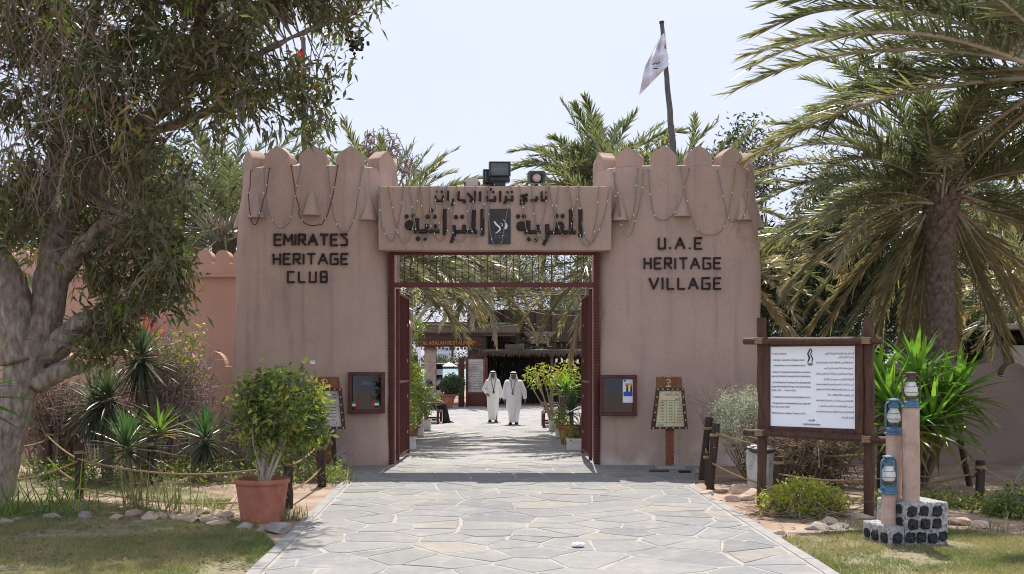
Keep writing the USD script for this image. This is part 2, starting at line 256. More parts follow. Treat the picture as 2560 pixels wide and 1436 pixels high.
oldwood = mat('old_grey_wood', [(0.3, (0.09, 0.065, 0.05)), (0.7, (0.17, 0.125, 0.10))], 10, 0.85, 0.5, 50, stretch=(2, 2, 0.4))
barasti = mat('palm_stem_screen', [(0.3, (0.035, 0.025, 0.02)), (0.7, (0.075, 0.052, 0.04))], 20, 0.9, 0.6, 60, stretch=(4, 4, 0.4))
fadedprint = mat('faded_print', [(0.3, (0.26, 0.2, 0.17)), (0.5, (0.42, 0.37, 0.34)), (0.7, (0.55, 0.51, 0.49))], 4, 0.5)
blueprint = mat('blue_print', (0.03, 0.1, 0.42), 5, 0.5)
yellowprint = mat('yellow_print', (0.6, 0.38, 0.1), 5, 0.5)
redprint = mat('red_print', (0.55, 0.02, 0.02), 5, 0.6)
greenprint = mat('green_print', (0.02, 0.22, 0.07), 5, 0.6)
orangeprint = mat('orange_print', (0.65, 0.24, 0.03), 5, 0.6)
flagcloth = mat('white_flag_cloth', (0.74, 0.74, 0.80), 5, 0.85)
cablegrey = mat('grey_cable', (0.19, 0.185, 0.18), 5, 0.5); cablered = mat('dark_red_cable', (0.12, 0.02, 0.025), 5, 0.45); cableyellow = mat('yellow_cable', (0.27, 0.19, 0.075), 5, 0.45)
bulb = mat('clear_bulb', (0.8, 0.8, 0.78), 5, 0.2, spec=0.6)
paleblock = mat('distant_tower_concrete', (0.55, 0.58, 0.62), 5, 0.8); bluepane = mat('distant_tower_glass', (0.36, 0.42, 0.5), 5, 0.3)
sea = mat('sea_water', (0.12, 0.24, 0.27), 0.5, 0.25, 0.3, 1.2, spec=0.5)
soilmat = mat('pot_soil', (0.05, 0.035, 0.025), 5, 0.95)
glass = usdkit.material(stage, '/World/Looks/window_glass', {'t': ('transparent_bsdf', dict(color=(0.75, 0.78, 0.78))), 'g': ('glossy_bsdf', dict(color=(0.9, 0.92, 0.95), roughness=0.02)), 'f': ('fresnel', dict(IOR=1.55)), 'x': ('mix_closure', {})},
    [('f.fac', 'x.fac'), ('t.BSDF', 'x.closure1'), ('g.BSDF', 'x.closure2')], surface='x.closure')
milkglass = usdkit.material(stage, '/World/Looks/dusty_lamp_glass', {'t': ('transparent_bsdf', dict(color=(0.9, 0.9, 0.88))), 'p': ('principled_bsdf', dict(base_color=(0.72, 0.72, 0.7), roughness=0.15, specular_ior_level=0.6)), 'x': ('mix_closure', dict(fac=0.62))},
    [('t.BSDF', 'x.closure1'), ('p.BSDF', 'x.closure2')], surface='x.closure')
mango = leafmat('broad_leaf', [(0, (0.075, 0.05, 0.03)), (0.22, (0.042, 0.042, 0.02)), (0.5, (0.05, 0.056, 0.025)), (0.72, (0.068, 0.085, 0.026)), (0.9, (0.11, 0.15, 0.026)), (1, (0.19, 0.125, 0.035))], 0.36, 0.33, 0.6, 1.6, 1.75)
frondmat = leafmat('palm_leaflet', [(0, (0.05, 0.064, 0.036)), (0.3, (0.088, 0.10, 0.058)), (0.55, (0.135, 0.13, 0.078)), (0.75, (0.185, 0.155, 0.10)), (1, (0.26, 0.19, 0.12))], 0.36, 0.35, 0.6, 1.6, 1.6)
yuccamat = leafmat('sword_leaf', [(0, (0.10, 0.075, 0.045)), (0.2, (0.04, 0.05, 0.035)), (0.5, (0.055, 0.075, 0.048)), (0.8, (0.05, 0.105, 0.042)), (1, (0.07, 0.16, 0.035))], 0.35, 0.22, 0.55)
strapmat = leafmat('strap_leaf', [(0, (0.2, 0.12, 0.05)), (0.15, (0.09, 0.12, 0.03)), (0.5, (0.06, 0.13, 0.025)), (0.8, (0.11, 0.21, 0.03)), (1, (0.21, 0.3, 0.04))], 0.35, 0.5, 0.5)
shrubmat = leafmat('shrub_leaf', [(0, (0.06, 0.07, 0.03)), (0.3, (0.065, 0.09, 0.035)), (0.6, (0.11, 0.15, 0.04)), (0.9, (0.22, 0.27, 0.045)), (1, (0.32, 0.26, 0.05))], 0.4, 0.38, 0.5)
silvermat = leafmat('silver_leaf', [(0, (0.14, 0.15, 0.11)), (0.5, (0.25, 0.28, 0.22)), (1, (0.42, 0.44, 0.38))], 0.6, 0.2)
brownmat = leafmat('dry_brush_leaf', [(0, (0.07, 0.05, 0.03)), (0.5, (0.14, 0.10, 0.06)), (1, (0.2, 0.17, 0.08))], 0.7, 0.25)
grassmat = leafmat('grass_blade', [(0, (0.25, 0.215, 0.13)), (0.35, (0.2, 0.185, 0.095)), (0.65, (0.135, 0.145, 0.06)), (1, (0.085, 0.125, 0.035))], 0.6, 0.35)
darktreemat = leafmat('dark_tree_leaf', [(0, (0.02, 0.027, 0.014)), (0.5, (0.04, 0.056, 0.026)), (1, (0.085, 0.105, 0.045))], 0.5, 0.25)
petal = leafmat('pink_petal', [(0, (0.5, 0.02, 0.05)), (1, (0.65, 0.05, 0.16))], 0.5, 0.3, 0.3, 1.1)
flowermat = leafmat('yellow_petal', [(0, (0.6, 0.4, 0.04)), (1, (0.7, 0.5, 0.06))], 0.5, 0.3, 0.3, 1.1)
# ---------------------------------------------------------------- ground, lawns, path
def sheet(poly, z, name, m, kind='structure', amp=0.0):
    v, f = flat(poly, z); return solo(name, (v, f), m, kind=kind)
def xy(*pts): return [tuple(G(*p)[:2]) for p in pts]
sheet(sbox(-1500, -30, 1500, 95), 0.0, 'ground', sand)
sheet(sbox(-1500, 95, 1500, 4000), -0.3, 'sea', sea)
LEFT = xy((600, 1450), (690, 1365), (770, 1288), (862, 1198)); RIGHT = xy((1738, 1216), (1812, 1262), (1950, 1346), (2118, 1450))
edge = 0.13
path_poly = Polygon([(LEFT[0][0] + .3, 6.0)] + LEFT[:-1] + [LEFT[-1], tuple(G(846, 1185)[:2]), (-3.3, 17.7), (-2.6, 17.95), (2.2, 17.95), (3.6, 17.7), tuple(G(1736, 1188)[:2])] + RIGHT + [(RIGHT[-1][0] - .3, 6.0)])
lawn_l = Polygon([(LEFT[0][0] + .25, 6.0)] + LEFT[:2] + xy((640, 1312), (560, 1300), (420, 1280), (300, 1262), (120, 1240), (-200, 1236)) + [(-14, 12.5), (-14, 6)])
lawn_r = Polygon([(RIGHT[-1][0] - .25, 6.0), RIGHT[-1], RIGHT[-2]] + xy((2000, 1335), (2120, 1330), (2380, 1322), (2560, 1345), (2800, 1345)) + [(12, 9.5), (12, 6)])
lawn_b = Polygon(xy((60, 1236), (330, 1245), (560, 1275), (585, 1240), (430, 1222), (150, 1205), (-100, 1205), (-100, 1236)))
grounds = []
for pl, nm in ((lawn_l, 'lawn'), (lawn_r, 'lawn'), (lawn_b, 'lawn')):
    pl = pl.buffer(0).difference(path_poly.buffer(0.02)); pl = max(getattr(pl, 'geoms', [pl]), key=lambda g: g.area)
    sheet(pl, 0.004, nm, lawn_soil); grounds.append(pl)
plaza_poly = Polygon([(-2.2, 17.95), (1.56, 17.95), (1.56, 20.4), (7.5, 21.0), (9, 44.6), (-9, 44.6), (-6, 21.0), (-2.2, 20.4)])

path = thing('path', None, loc=(0, 12, 0), kind='structure')
def flagstones(poly, sx, sy, seed, gap=(0.008, 0.022)):
    """Irregular stones: relaxed Voronoi cells, shrunk by their joints, corners knocked off."""
    r = np.random.default_rng(seed); x0, y0, x1, y1 = poly.bounds; pts = []
    ny = int((y1 - y0) / sy) + 3
    for j in range(-1, ny):
        nx = int((x1 - x0) / sx) + 3
        for i in range(-1, nx):
            pts.append((x0 + (i + .5 * (j % 2) + r.uniform(-.46, .46)) * sx, y0 + (j + r.uniform(-.42, .42)) * sy))
    pts = np.array(pts); keep = r.random(len(pts)) > 0.2; pts = pts[keep]; vo = Voronoi(pts); out = []
    for k, reg in enumerate(vo.point_region):
        vs = vo.regions[reg]
        if -1 in vs or len(vs) < 3: continue
        q = Polygon(vo.vertices[vs]).buffer(0).intersection(poly)
        for g in getattr(q, 'geoms', [q]):
            if g.geom_type != 'Polygon' or g.area < 0.02: continue
            j = r.uniform(*gap); s = g.buffer(-j - .015).buffer(.015, quad_segs=1).simplify(0.012)
            if s.is_empty: continue
            s = max(getattr(s, 'geoms', [s]), key=lambda a: a.area)
            if s.area < 0.015: continue
            co = np.array(s.exterior.coords)[:-1]; fine = []
            for a, b in zip(co, np.roll(co, -1, 0)):          # broken, slightly wavy edges
                n = max(1, int(np.linalg.norm(b - a) / 0.22))
                for t in range(n): fine.append(a + (b - a) * t / n + (r.normal(0, .009, 2)))
            s = Polygon(fine).buffer(0); s = max(getattr(s, 'geoms', [s]), key=lambda a: a.area) if not s.is_empty else s
            if s.area > 0.012: out.append(s)
    return out
def stone_mesh(s, r, z=0.0):
    h = z + r.uniform(0.0055, 0.0085); top = s.buffer(-0.006).simplify(0.003); top = max(getattr(top, 'geoms', [top]), key=lambda a: a.area) if not top.is_empty else s
    o = np.array(top.exterior.coords)[:-1]; n = len(o); lo = np.array(affinity.scale(top, 1.02, 1.02).exterior.coords)[:-1]
    tx, ty = r.normal(0, .004, 2); cx, cy = s.centroid.x, s.centroid.y
    zt = h + np.clip((o[:, 0] - cx) * tx + (o[:, 1] - cy) * ty, -.003, .003)
    tv, tf = trimesh.creation.triangulate_polygon(Polygon(o), engine='earcut')
    ring = np.vstack([np.column_stack([o, zt]), np.column_stack([lo, np.full(n, z + .0005)])]); i = np.arange(n); k = (i + 1) % n
    sgn = 1 if Polygon(o).exterior.is_ccw else -1
    side = np.vstack([np.stack([i + n, k + n, k], 1), np.stack([i + n, k, i], 1)])[:, ::sgn]
    zz = h + np.clip((tv[:, 0] - cx) * tx + (tv[:, 1] - cy) * ty, -.003, .003)
    return MB().add(ring, side).add(np.column_stack([tv, zz]), tf).mesh()
kl = LineString([(LEFT[0][0] + .3, 6.0)] + LEFT); kr = LineString([(RIGHT[-1][0] - .3, 6.0)] + RIGHT[::-1])
inner = path_poly.difference(kl.buffer(edge + .02)).difference(kr.buffer(edge + .02)).buffer(0); inner = max(getattr(inner, 'geoms', [inner]), key=lambda a: a.area)
v, f = flat(path_poly.buffer(0), 0.010); part(path, 'grout_bed', (v, f), grout)
stones = sorted(flagstones(inner, 0.62, 0.43, 3), key=lambda s: s.centroid.y)
rr = np.random.default_rng(5); rest = MB()
for k, s in enumerate(stones):
    w = rr.random(); m = STONE[0 if w < .36 else 1 if w < .58 else 2 if w < .76 else 3 if w < .88 else 4]
    if k < 300: part(path, 'stone', stone_mesh(s, rr, 0.008), m)
    else: rest.add(*stone_mesh(s, rr, 0.008))
if rest.v: part(path, 'far_stone_paving', rest, STONE[0], kind='stuff')
for ln, sd in ((kl, -1), (kr, 1)):                                          # flush edging of pale slabs
    L, s = ln.length, 0.0
    while s < L - .1:
        e = min(s + rr.uniform(.5, .8), L); a, b = np.array(ln.interpolate(s + .008).coords[0]), np.array(ln.interpolate(e - .008).coords[0])
        d = nrm(b - a); nn = np.array([d[1], -d[0]]) * (-sd)
        q = Polygon([a, b, b + nn * edge, a + nn * edge]); q = q if q.exterior.is_ccw else Polygon(list(q.exterior.coords)[::-1])
        part(path, 'kerb_stone', stone_mesh(q, rr, 0.011), kerbmat); s = e
plaza = thing('plaza', None, loc=(0, 30, 0), kind='structure')
v, f = flat(plaza_poly, 0.010); part(plaza, 'grout_bed', (v, f), grout)
pm = [MB(), MB(), MB()]
for s in flagstones(plaza_poly.intersection(sbox(-6, 17.9, 6, 44.6)), 0.72, 0.5, 11): pm[rr.integers(3)].add(*stone_mesh(s, rr, 0.008))
for k in range(3): part(plaza, 'stone_paving', pm[k], PLAZA[k], kind='stuff')
# inner sand strip in front of the hut
sheet(sbox(-12, 44.6, 14, 50), 0.006, 'sand_strip', mat('orange_sand', [(0.3, (0.36, 0.19, 0.11)), (0.7, (0.46, 0.26, 0.16))], 3, 0.95))

# ---------------------------------------------------------------- the gatehouse
S = 17.9 / F
def gx(px, Y=17.9): return (px - CX) / F * Y
def gz(py, Y=17.9): return EYE - (py - CY) / F * Y
class Tower:
    def __init__(s, inner, a0, a1, sgn): s.inner, s.a0, s.a1, s.sgn = inner, a0, a1, sgn
    def q(s, z): return np.clip(z / 5.4, 0, 1)
    def a(s, z): return s.a0 + (s.a1 - s.a0) * s.q(z)
    def b(s, z): return 1.12 - .12 * s.q(z)
    def xc(s, z): return s.inner + s.sgn * s.a(z)
    def n(s, z): return 8.0 - 5.3 * s.q(z) ** 2
    yc = 19.02
    def ring(s, z, th, off=0.0):
        cc, ss = np.cos(th), np.sin(th); n = s.n(z); a, b = s.a(z) - off, s.b(z) - off
        return np.stack([s.xc(z) + a * np.sign(cc) * np.abs(cc) ** (2 / n), s.yc + b * np.sign(ss) * np.abs(ss) ** (2 / n), np.full_like(th, z)], -1)
    def front(s, x, z):
        u = np.clip(np.abs((x - s.xc(z)) / s.a(z)), 0, .9999); return s.yc - s.b(z) * (1 - u ** s.n(z)) ** (1 / s.n(z))
    def along(s, z, off):
        th = np.linspace(0, 2 * np.pi, 2001); p = s.ring(z, th, off); d = np.r_[0, np.cumsum(np.linalg.norm(np.diff(p, axis=0), axis=1))]; return p, d
TOP = gz(413, 18.05)
TL, TR = Tower(-2.2, 1.485, 1.43, -1), Tower(1.565, 1.54, 1.50, 1)
gate = thing('gatehouse', 'plastered mud-brown gatehouse with two battlemented towers joined by a lettered lintel', 'gatehouse', (-.32, 19, 0))
WIN = {TL: (875, 959, 931, 1032), TR: (1503, 1588, 938, 1038)}
def merlon(w=.47, h=.35, d=.27, r=R):
    hw = w / 2; j = lambda: r.normal(0, .007)
    pts = [(-hw, -.22), (hw, -.22), (hw + j(), .12 + j()), (hw * .96 + j(), h * .52), (hw * .78 + j(), h * .66), (hw * .4 + j(), h * .86), (j(), h * 1.04), (-hw * .4 + j(), h * .86), (-hw * .78 + j(), h * .66), (-hw * .96 + j(), h * .52), (-hw + j(), .12 + j())]
    v, f = extrude(Polygon(pts).buffer(-.02).buffer(.02, quad_segs=3), d); return v - [0, d / 2, 0], f
for T, fr in ((TL, (785, 870)), (TR, (1660, 1742))):
    th = np.linspace(0, 2 * np.pi, 160, endpoint=False); zs = np.r_[np.linspace(0, TOP - .06, 44), TOP - .02]; rings = [T.ring(z, th) for z in zs]
    rings += [T.ring(TOP, th, .03), T.ring(TOP + .005, th, .15), T.ring(TOP, th, .27), T.ring(TOP - .03, th, .3), T.ring(TOP - .6, th, .3)]
    v = np.vstack(rings); cen = np.column_stack([T.xc(v[:, 2]), np.full(len(v), T.yc), v[:, 2]]); out = nrm((v - cen) * [1, 1, 0])
    dm = (meshkit.fbm(v * 1.1, 3, 4) - .5) * .07 + (meshkit.fbm(v * 4.0, 2, 9) - .5) * .018; v = v + out * dm[:, None] * np.where(v[:, 2] < .05, .3, 1)[:, None]
    n, m = len(th), len(rings); i = np.arange(m - 1)[:, None] * n; j = np.arange(n)[None]; k = (j + 1) % n
    f = np.stack([i + j, i + k, i + n + k, i + n + j], -1).reshape(-1, 4); f = np.vstack([f[:, :3], f[:, [0, 2, 3]]])
    b = len(v); v = np.vstack([v, [T.xc(0), T.yc, 0], [T.xc(5), T.yc, TOP - .6]]); j = np.arange(n); k = (j + 1) % n; e = (m - 1) * n
    f = np.vstack([f, np.stack([np.full(n, b), k, j], 1), np.stack([np.full(n, b + 1), e + j, e + k], 1)])
    solid = m3.Manifold(m3.Mesh(np.asarray(v, np.float32), np.asarray(f, np.uint32)))
    x0, x1, y0, y1 = WIN[T]; wx0, wx1, wz1, wz0 = gx(x0), gx(x1), gz(y0), gz(y1)
    hole = m3.Manifold.cube((wx1 - wx0 - .03, 1.3, wz1 - wz0 - .03)).translate((wx0 + .015, 17.5, wz0 + .015))
    cut = solid - hole
    if cut.is_empty(): cut = solid
    tw = part(gate, 'tower', cut, plaster, 40)
    # merlons evenly round the parapet
    p, d = T.along(TOP, .15); per = d[-1]; front = np.where(p[:, 1] < T.yc)[0]
    s0, s1 = [d[front[np.argmin(np.abs(p[front, 0] - gx(q, 18.1)))]] for q in fr]
    step = s1 - s0; cnt = int(round(per / step)); step = per / cnt
    for q in range(cnt):
        s = (s0 + q * step) % per; i = np.searchsorted(d, s) % 2000; t = nrm(p[(i + 3) % 2000] - p[i - 3])
        v, f = merlon(w=step * .76, r=R); A = np.array([t * [1, 1, 0], np.cross([0, 0, 1], t), [0, 0, 1]]).T
        part(tw, 'merlon', (v @ A.T + p[i] + [0, 0, 0], f), plaster)
    # half-cone spout hoods
    def hood(px, base, tall=.6, rad=.175, side=None):
        zb = gz(base); h = np.linspace(0, 1, 9); a = np.linspace(0, 2 * np.pi, 20, endpoint=False)
        if side is None: x = gx(px); y = 0
        else: x = T.xc(zb) + side * (T.a(zb) - .02); y = T.yc - .25
        vv = [np.stack([x + rad * (1 - t) ** .92 * np.cos(a) * (1 if side is None else .95), (y if side else T.front(x, zb + tall * t) + .03) + rad * 1.15 * (1 - t) ** .92 * np.sin(a) + .02 * t, np.full(20, zb + tall * t)], -1) for t in h]
        v = np.vstack(vv); v += (meshkit.fbm(v * 7, 2, 3)[:, None] - .5) * .015
        i = np.arange(8)[:, None] * 20; j = np.arange(20)[None]; k = (j + 1) % 20; f = np.stack([i + j, i + k, i + 20 + k, i + 20 + j], -1).reshape(-1, 4)
        f = np.vstack([f[:, :3], f[:, [0, 2, 3]], np.stack([np.zeros(18, int), np.arange(2, 20), np.arange(1, 19)], 1)])
        part(tw, 'spout_hood', (v, f), plaster, 35)
    for px, base in ((637, 543), (775, 538), (918, 549)) if T is TL else ((1553, 550), (1707, 541), (1862, 549)): hood(px, base)
    hood(0, 556, .62, .2, side=T.sgn)
    # ticket window
    wf = part(tw, 'window_frame', MB().add(box(((wx0 + wx1) / 2, 17.88, wz1 - .028), (wx1 - wx0 + .05, .13, .06), .012)).add(box(((wx0 + wx1) / 2, 17.88, wz0 + .02), (wx1 - wx0 + .05, .15, .065), .012))
         .add(box((wx0 + .01, 17.88, (wz0 + wz1) / 2), (.062, .12, wz1 - wz0 - .08), .012)).add(box((wx1 - .01, 17.88, (wz0 + wz1) / 2), (.062, .12, wz1 - wz0 - .08), .012)), redwood)
    part(wf, 'pane', box(((wx0 + wx1) / 2, 17.905, (wz0 + wz1) / 2), (wx1 - wx0 - .05, .006, wz1 - wz0 - .1)), glass)
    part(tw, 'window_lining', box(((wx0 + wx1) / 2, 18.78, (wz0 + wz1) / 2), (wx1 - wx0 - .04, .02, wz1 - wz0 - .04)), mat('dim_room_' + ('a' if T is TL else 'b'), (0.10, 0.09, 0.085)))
    T.w = (wx0, wx1, wz0, wz1)
LX0, LX1, LZ0, LZ1, LY = gx(944, 17.76), gx(1530, 17.76), gz(625, 17.76), gz(463, 17.76), 17.84
def rough_box(lo, hi, cell=.09, amp=.02, seed=0):
    m = trimesh.creation.box(np.array(hi) - lo); m.apply_translation((np.array(lo) + hi) / 2)
    for _ in range(6):
        if m.edges_unique_length.max() < cell * 2: break
        m = m.subdivide()
    v = np.array(m.vertices); c0 = (np.array(lo) + hi) / 2; hs = (np.array(hi) - lo) / 2; u = (v - c0) / hs
    k = (np.abs(u) > .999).sum(1); v -= np.sign(u) * np.where(np.abs(u) > .999, 1, 0) * (k >= 2)[:, None] * .008
    dn = np.stack([meshkit.fbm(v * 1.5 + q * 7, 3, seed + q) - .5 for q in range(3)], 1); return v + dn * amp, np.array(m.faces)
lintel = part(gate, 'lintel', rough_box((LX0, LY, LZ0), (LX1, LY + .74, LZ1), .1, .02, 3), plaster, 40)

# ---------------------------------------------------------------- letters made of wood
UN = dict(A=[(0, 0, .42, 1), (.42, 1, .84, 0), (.18, .38, .66, .38)], B=[(0, 0, 0, 1), (0, 1, .6, 1), (0, .5, .6, .5), (0, 0, .6, 0), (.6, 0, .6, .5), (.6, .5, .56, 1)], C=[(.62, 1, 0, 1), (0, 1, 0, 0), (0, 0, .62, 0)],
    E=[(0, 0, 0, 1), (0, 1, .62, 1), (0, .52, .52, .52), (0, 0, .62, 0)], G=[(.68, 1, 0, 1), (0, 1, 0, 0), (0, 0, .68, 0), (.68, 0, .68, .5), (.68, .5, .34, .5)], H=[(0, 0, 0, 1), (.64, 0, .64, 1), (0, .5, .64, .5)], I=[(0, 0, 0, 1)],
    L=[(0, 1, 0, 0), (0, 0, .58, 0)], M=[(0, 0, .04, 1), (.04, 1, .4, .35), (.4, .35, .76, 1), (.76, 1, .8, 0)], R=[(0, 0, 0, 1), (0, 1, .58, 1), (.58, 1, .58, .5), (.58, .5, 0, .5), (.2, .5, .64, 0)],
    S=[(.62, 1, 0, 1), (0, 1, .62, .5), (.62, .5, .6, 0), (.6, 0, 0, 0)], T=[(-.3, 1, .42, 1), (.06, 1, .06, 0)], U=[(0, 1, 0, 0), (0, 0, .6, 0), (.6, 0, .6, 1)], V=[(0, 1, .4, 0), (.4, 0, .8, 1)])
UN['.'] = [(0, 0, .02, .1)]
def bar(a, b, w, d, r, ends=0.35):
    """A rough-hewn wooden bar between two points of the x-z plane, rounded section towards the viewer."""
    a, b = np.array(a), np.array(b); t = nrm(b - a); L = np.linalg.norm(b - a); n = np.array([-t[1], t[0]]); k = max(3, int(L / .05)); out = []
    for i in range(k + 1):
        s = -w * ends + (L + 2 * w * ends) * i / k; ww = w / 2 * (1 + r.normal(0, .06)); ctr = a + t * s
        for u, dep in ((-1, 0), (-1, -.6), (-.55, -1), (.55, -1), (1, -.6), (1, 0)): q = ctr + n * u * ww; out.append((q[0], dep * d * (1 + r.normal(0, .05)), q[1]))
    v = np.array(out); m = 6; i = np.arange(k)[:, None] * m; j = np.arange(m)[None]; kk = (j + 1) % m
    f = np.stack([i + j, i + m + j, i + m + kk, i + kk], -1).reshape(-1, 4); f = np.vstack([f[:, :3], f[:, [0, 2, 3]]]); e = k * m
    f = np.vstack([f, [[0, q, q + 1] for q in range(1, 5)], [[e, e + q + 1, e + q] for q in range(1, 5)]]); return v, f
def wall_word(T, nm, label, lines):
    x0 = min(gx(l[1]) for l in lines); t = thing('wall_lettering', label, 'lettering', (gx(lines[1][1]), 17.8, gz(lines[1][3])))
    for txt, l, r_, top, bot in lines:
        cap = (bot - top) * S; wid = [max(q[2] for q in UN[ch]) if ch not in 'IT' else (.05 if ch == 'I' else .42) for ch in txt]; pre = [.3 if ch == 'T' else 0 for ch in txt]
        tot = (r_ - l) * S; gap = (tot - (sum(wid) + sum(pre)) * cap) / max(1, len(txt) - 1); x = gx(l)
        for ch, w, pr in zip(txt, wid, pre):
            x += pr * cap; mb = MB()
            for a in UN[ch]:
                jj = R.normal(0, .012, 4); q = np.array(a) * cap + jj * cap * .8
                mb.add(*bar((x + q[0], gz(bot) + q[1]), (x + q[2], gz(bot) + q[3]), .033, .034, R, .12))
            v, f = mb.mesh(); v[:, 1] += T.front(x + w * cap / 2, gz(bot)) - .012 + np.where(v[:, 1] > -.001, .03, 0)
            part(t, 'letter', (v, f), letterwood); x += w * cap + gap
wall_word(TL, 'a', 'dark wooden letters reading EMIRATES HERITAGE CLUB on the left tower', [('EMIRATES', 684, 866, 585, 612), ('HERITAGE', 682, 868, 634, 660), ('CLUB', 718, 816, 679, 705)])
wall_word(TR, 'b', 'dark wooden letters reading U.A.E HERITAGE VILLAGE on the right tower', [('U.A.E', 1648, 1756, 594, 621), ('HERITAGE', 1612, 1803, 645, 671), ('VILLAGE', 1625, 1803, 695, 722)])
def az(x, y): return ((1000 + x / 5.333 - CX) / F * LY, EYE - (460 + y / 5.333 - CY) / F * LY)
def arabic(label, letters, w):
    t = thing('arabic_lettering', label, 'lettering', (*[az(*letters[0][0][:2])[0]], LY - .02, az(*letters[0][0][:2])[1]))
    for strokes in letters:
        mb = MB()
        for s in strokes:
            if len(s) == 3:
                cx, cz = az(s[0], s[1]); rad = s[2] / 5.333 * S; a = np.linspace(0, 2 * np.pi, 18, endpoint=False); rj = rad * (1 + R.normal(0, .03, 18))
                v = np.vstack([np.stack([cx + rj * k * np.cos(a), np.full(18, y), cz + rj * k * np.sin(a)], -1) for k, y in ((1, .03), (1, -.03), (.82, -.05))] + [[[cx, -.052, cz]]])
                f = [[i + 18 * q, (i + 1) % 18 + 18 * q, (i + 1) % 18 + 18 * (q + 1)] for q in range(2) for i in range(18)] + [[i + 18 * q, (i + 1) % 18 + 18 * (q + 1), i + 18 * (q + 1)] for q in range(2) for i in range(18)] + [[36 + i, 36 + (i + 1) % 18, 54] for i in range(18)]
                mb.add(v, f)
            else: mb.add(*bar(az(*s[:2]), az(*s[2:4]), (s[4] if len(s) > 4 else w) / 5.333 * S, .055, R, .12))
        v, f = mb.mesh(); v[:, 1] += LY - .005 + np.where(v[:, 1] > -.001, .02, 0); part(t, 'letter', (v, f), letterwood)
arabic('large Arabic word in dark logs right of the black emblem', [[(2405, 350, 2405, 700)], [(2280, 350, 2280, 610), (1990, 650, 2335, 650)], [(2125, 570, 66), (2085, 430, 28), (2168, 430, 28)], [(1962, 550, 1965, 720), (1965, 720, 1915, 810, 44)], [(1665, 645, 1870, 645, 46), (1840, 555, 1838, 625, 42), (1720, 738, 27), (1815, 750, 26)], [(1712, 500, 1712, 620), (1615, 568, 66), (1575, 435, 28), (1655, 435, 28)]], 54)
arabic('large Arabic word in dark logs left of the black emblem', [[(1100, 350, 1100, 685)], [(985, 360, 980, 615), (745, 642, 1025, 642, 46)], [(855, 555, 855, 620, 48), (748, 445, 28), (830, 440, 28)], [(720, 565, 722, 690), (722, 690, 685, 780, 44)], [(598, 345, 598, 680, 48)], [(195, 636, 522, 636, 50), (475, 550, 475, 615, 42), (360, 545, 360, 615, 46), (370, 440, 28), (465, 440, 28), (418, 355, 26), (240, 735, 28), (335, 735, 24)], [(232, 470, 232, 605, 52), (132, 552, 66), (90, 435, 26), (180, 428, 28)]], 54)
arabic('small Arabic line in dark wood along the top of the lintel', [[(1950, 170, 1950, 215), (1885, 220, 1960, 220), (1950, 118, 16)], [(1888, 110, 1888, 225)], [(1820, 175, 1828, 215), (1745, 222, 1828, 222)], [(1700, 145, 1605, 165), (1605, 165, 1690, 200), (1600, 225, 1700, 225), (1608, 268, 15), (1652, 265, 15)],
    [(1500, 165, 1500, 215), (1420, 220, 1510, 220), (1432, 112, 16), (1492, 108, 16)], [(1412, 170, 1412, 235), (1412, 235, 1385, 260)], [(1338, 105, 1335, 235)], [(1270, 170, 1265, 215), (1165, 225, 1275, 225), (1168, 165, 1170, 215), (1178, 115, 16), (1245, 110, 16), (1212, 75, 16)],
    [(1070, 110, 1066, 230)], [(1000, 105, 995, 220), (930, 228, 1000, 228), (905, 130, 990, 222)], [(860, 235, 26), (785, 215, 860, 225), (785, 110, 778, 215)], [(712, 210, 710, 260), (710, 260, 690, 290)], [(640, 105, 638, 228)], [(575, 165, 570, 220), (480, 228, 580, 228), (478, 165, 485, 220), (495, 105, 16), (558, 105, 16)]], 30)
# emblem plaque
pq = thing('emblem_plaque', 'dark square plaque with white swoosh emblem in the middle of the lintel', 'plaque', (gx(1249), LY - .03, gz(568)))
pl0 = np.array([*az(1180, 805)]); pl1 = np.array([*az(1475, 338)])
part(pq, 'panel', box(((pl0[0] + pl1[0]) / 2, LY - .022, (pl0[1] + pl1[1]) / 2), (pl1[0] - pl0[0], .03, pl1[1] - pl0[1]), .006), mat('plaque_black', [(0.3, (0.03, 0.03, 0.035)), (0.7, (0.05, 0.048, 0.05))], 9, 0.5, 0.2))
def sw(pts, ws, y, m, parent, nm):
    p = np.array([az(*q) for q in pts]); t = nrm(np.gradient(p, axis=0)); n = np.stack([-t[:, 1], t[:, 0]], 1); w = np.array(ws)[:, None] / 5.333 * S / 2
    poly = Polygon(np.vstack([p + n * w, (p - n * w)[::-1]])).buffer(0.0005); v, f = extrude(poly, .006); v[:, 1] += y - .003; part(parent, nm, (v, f), m)
sw([(1255, 505), (1285, 545), (1325, 580), (1338, 610), (1310, 640), (1268, 668)], [14, 24, 20, 22, 14, 3], LY - .04, white, pq, 'emblem_stroke')
sw([(1375, 475), (1405, 520), (1420, 560), (1412, 590), (1385, 605)], [3, 16, 30, 34, 20], LY - .04, white, pq, 'emblem_stroke')
sw([(1340, 535), (1365, 540), (1370, 560), (1345, 570)], [3, 9, 9, 3], LY - .04, white, pq, 'emblem_stroke')
sw([(1285, 668), (1340, 655), (1390, 660), (1435, 668)], [2, 6, 5, 2], LY - .04, cablegrey, pq, 'emblem_stroke')
for yy in (695, 720):
    for k in range(6): xx = 1262 + k * 30; sw([(xx, yy), (xx + 9, yy + (k % 3) * 4 - 4), (xx + 22, yy + 3)], [4, 6, 4], LY - .04, cablegrey if k % 2 else mat(f'plaque_script_{yy}_{k}', (0.2, 0.22, 0.4)), pq, 'script_line')

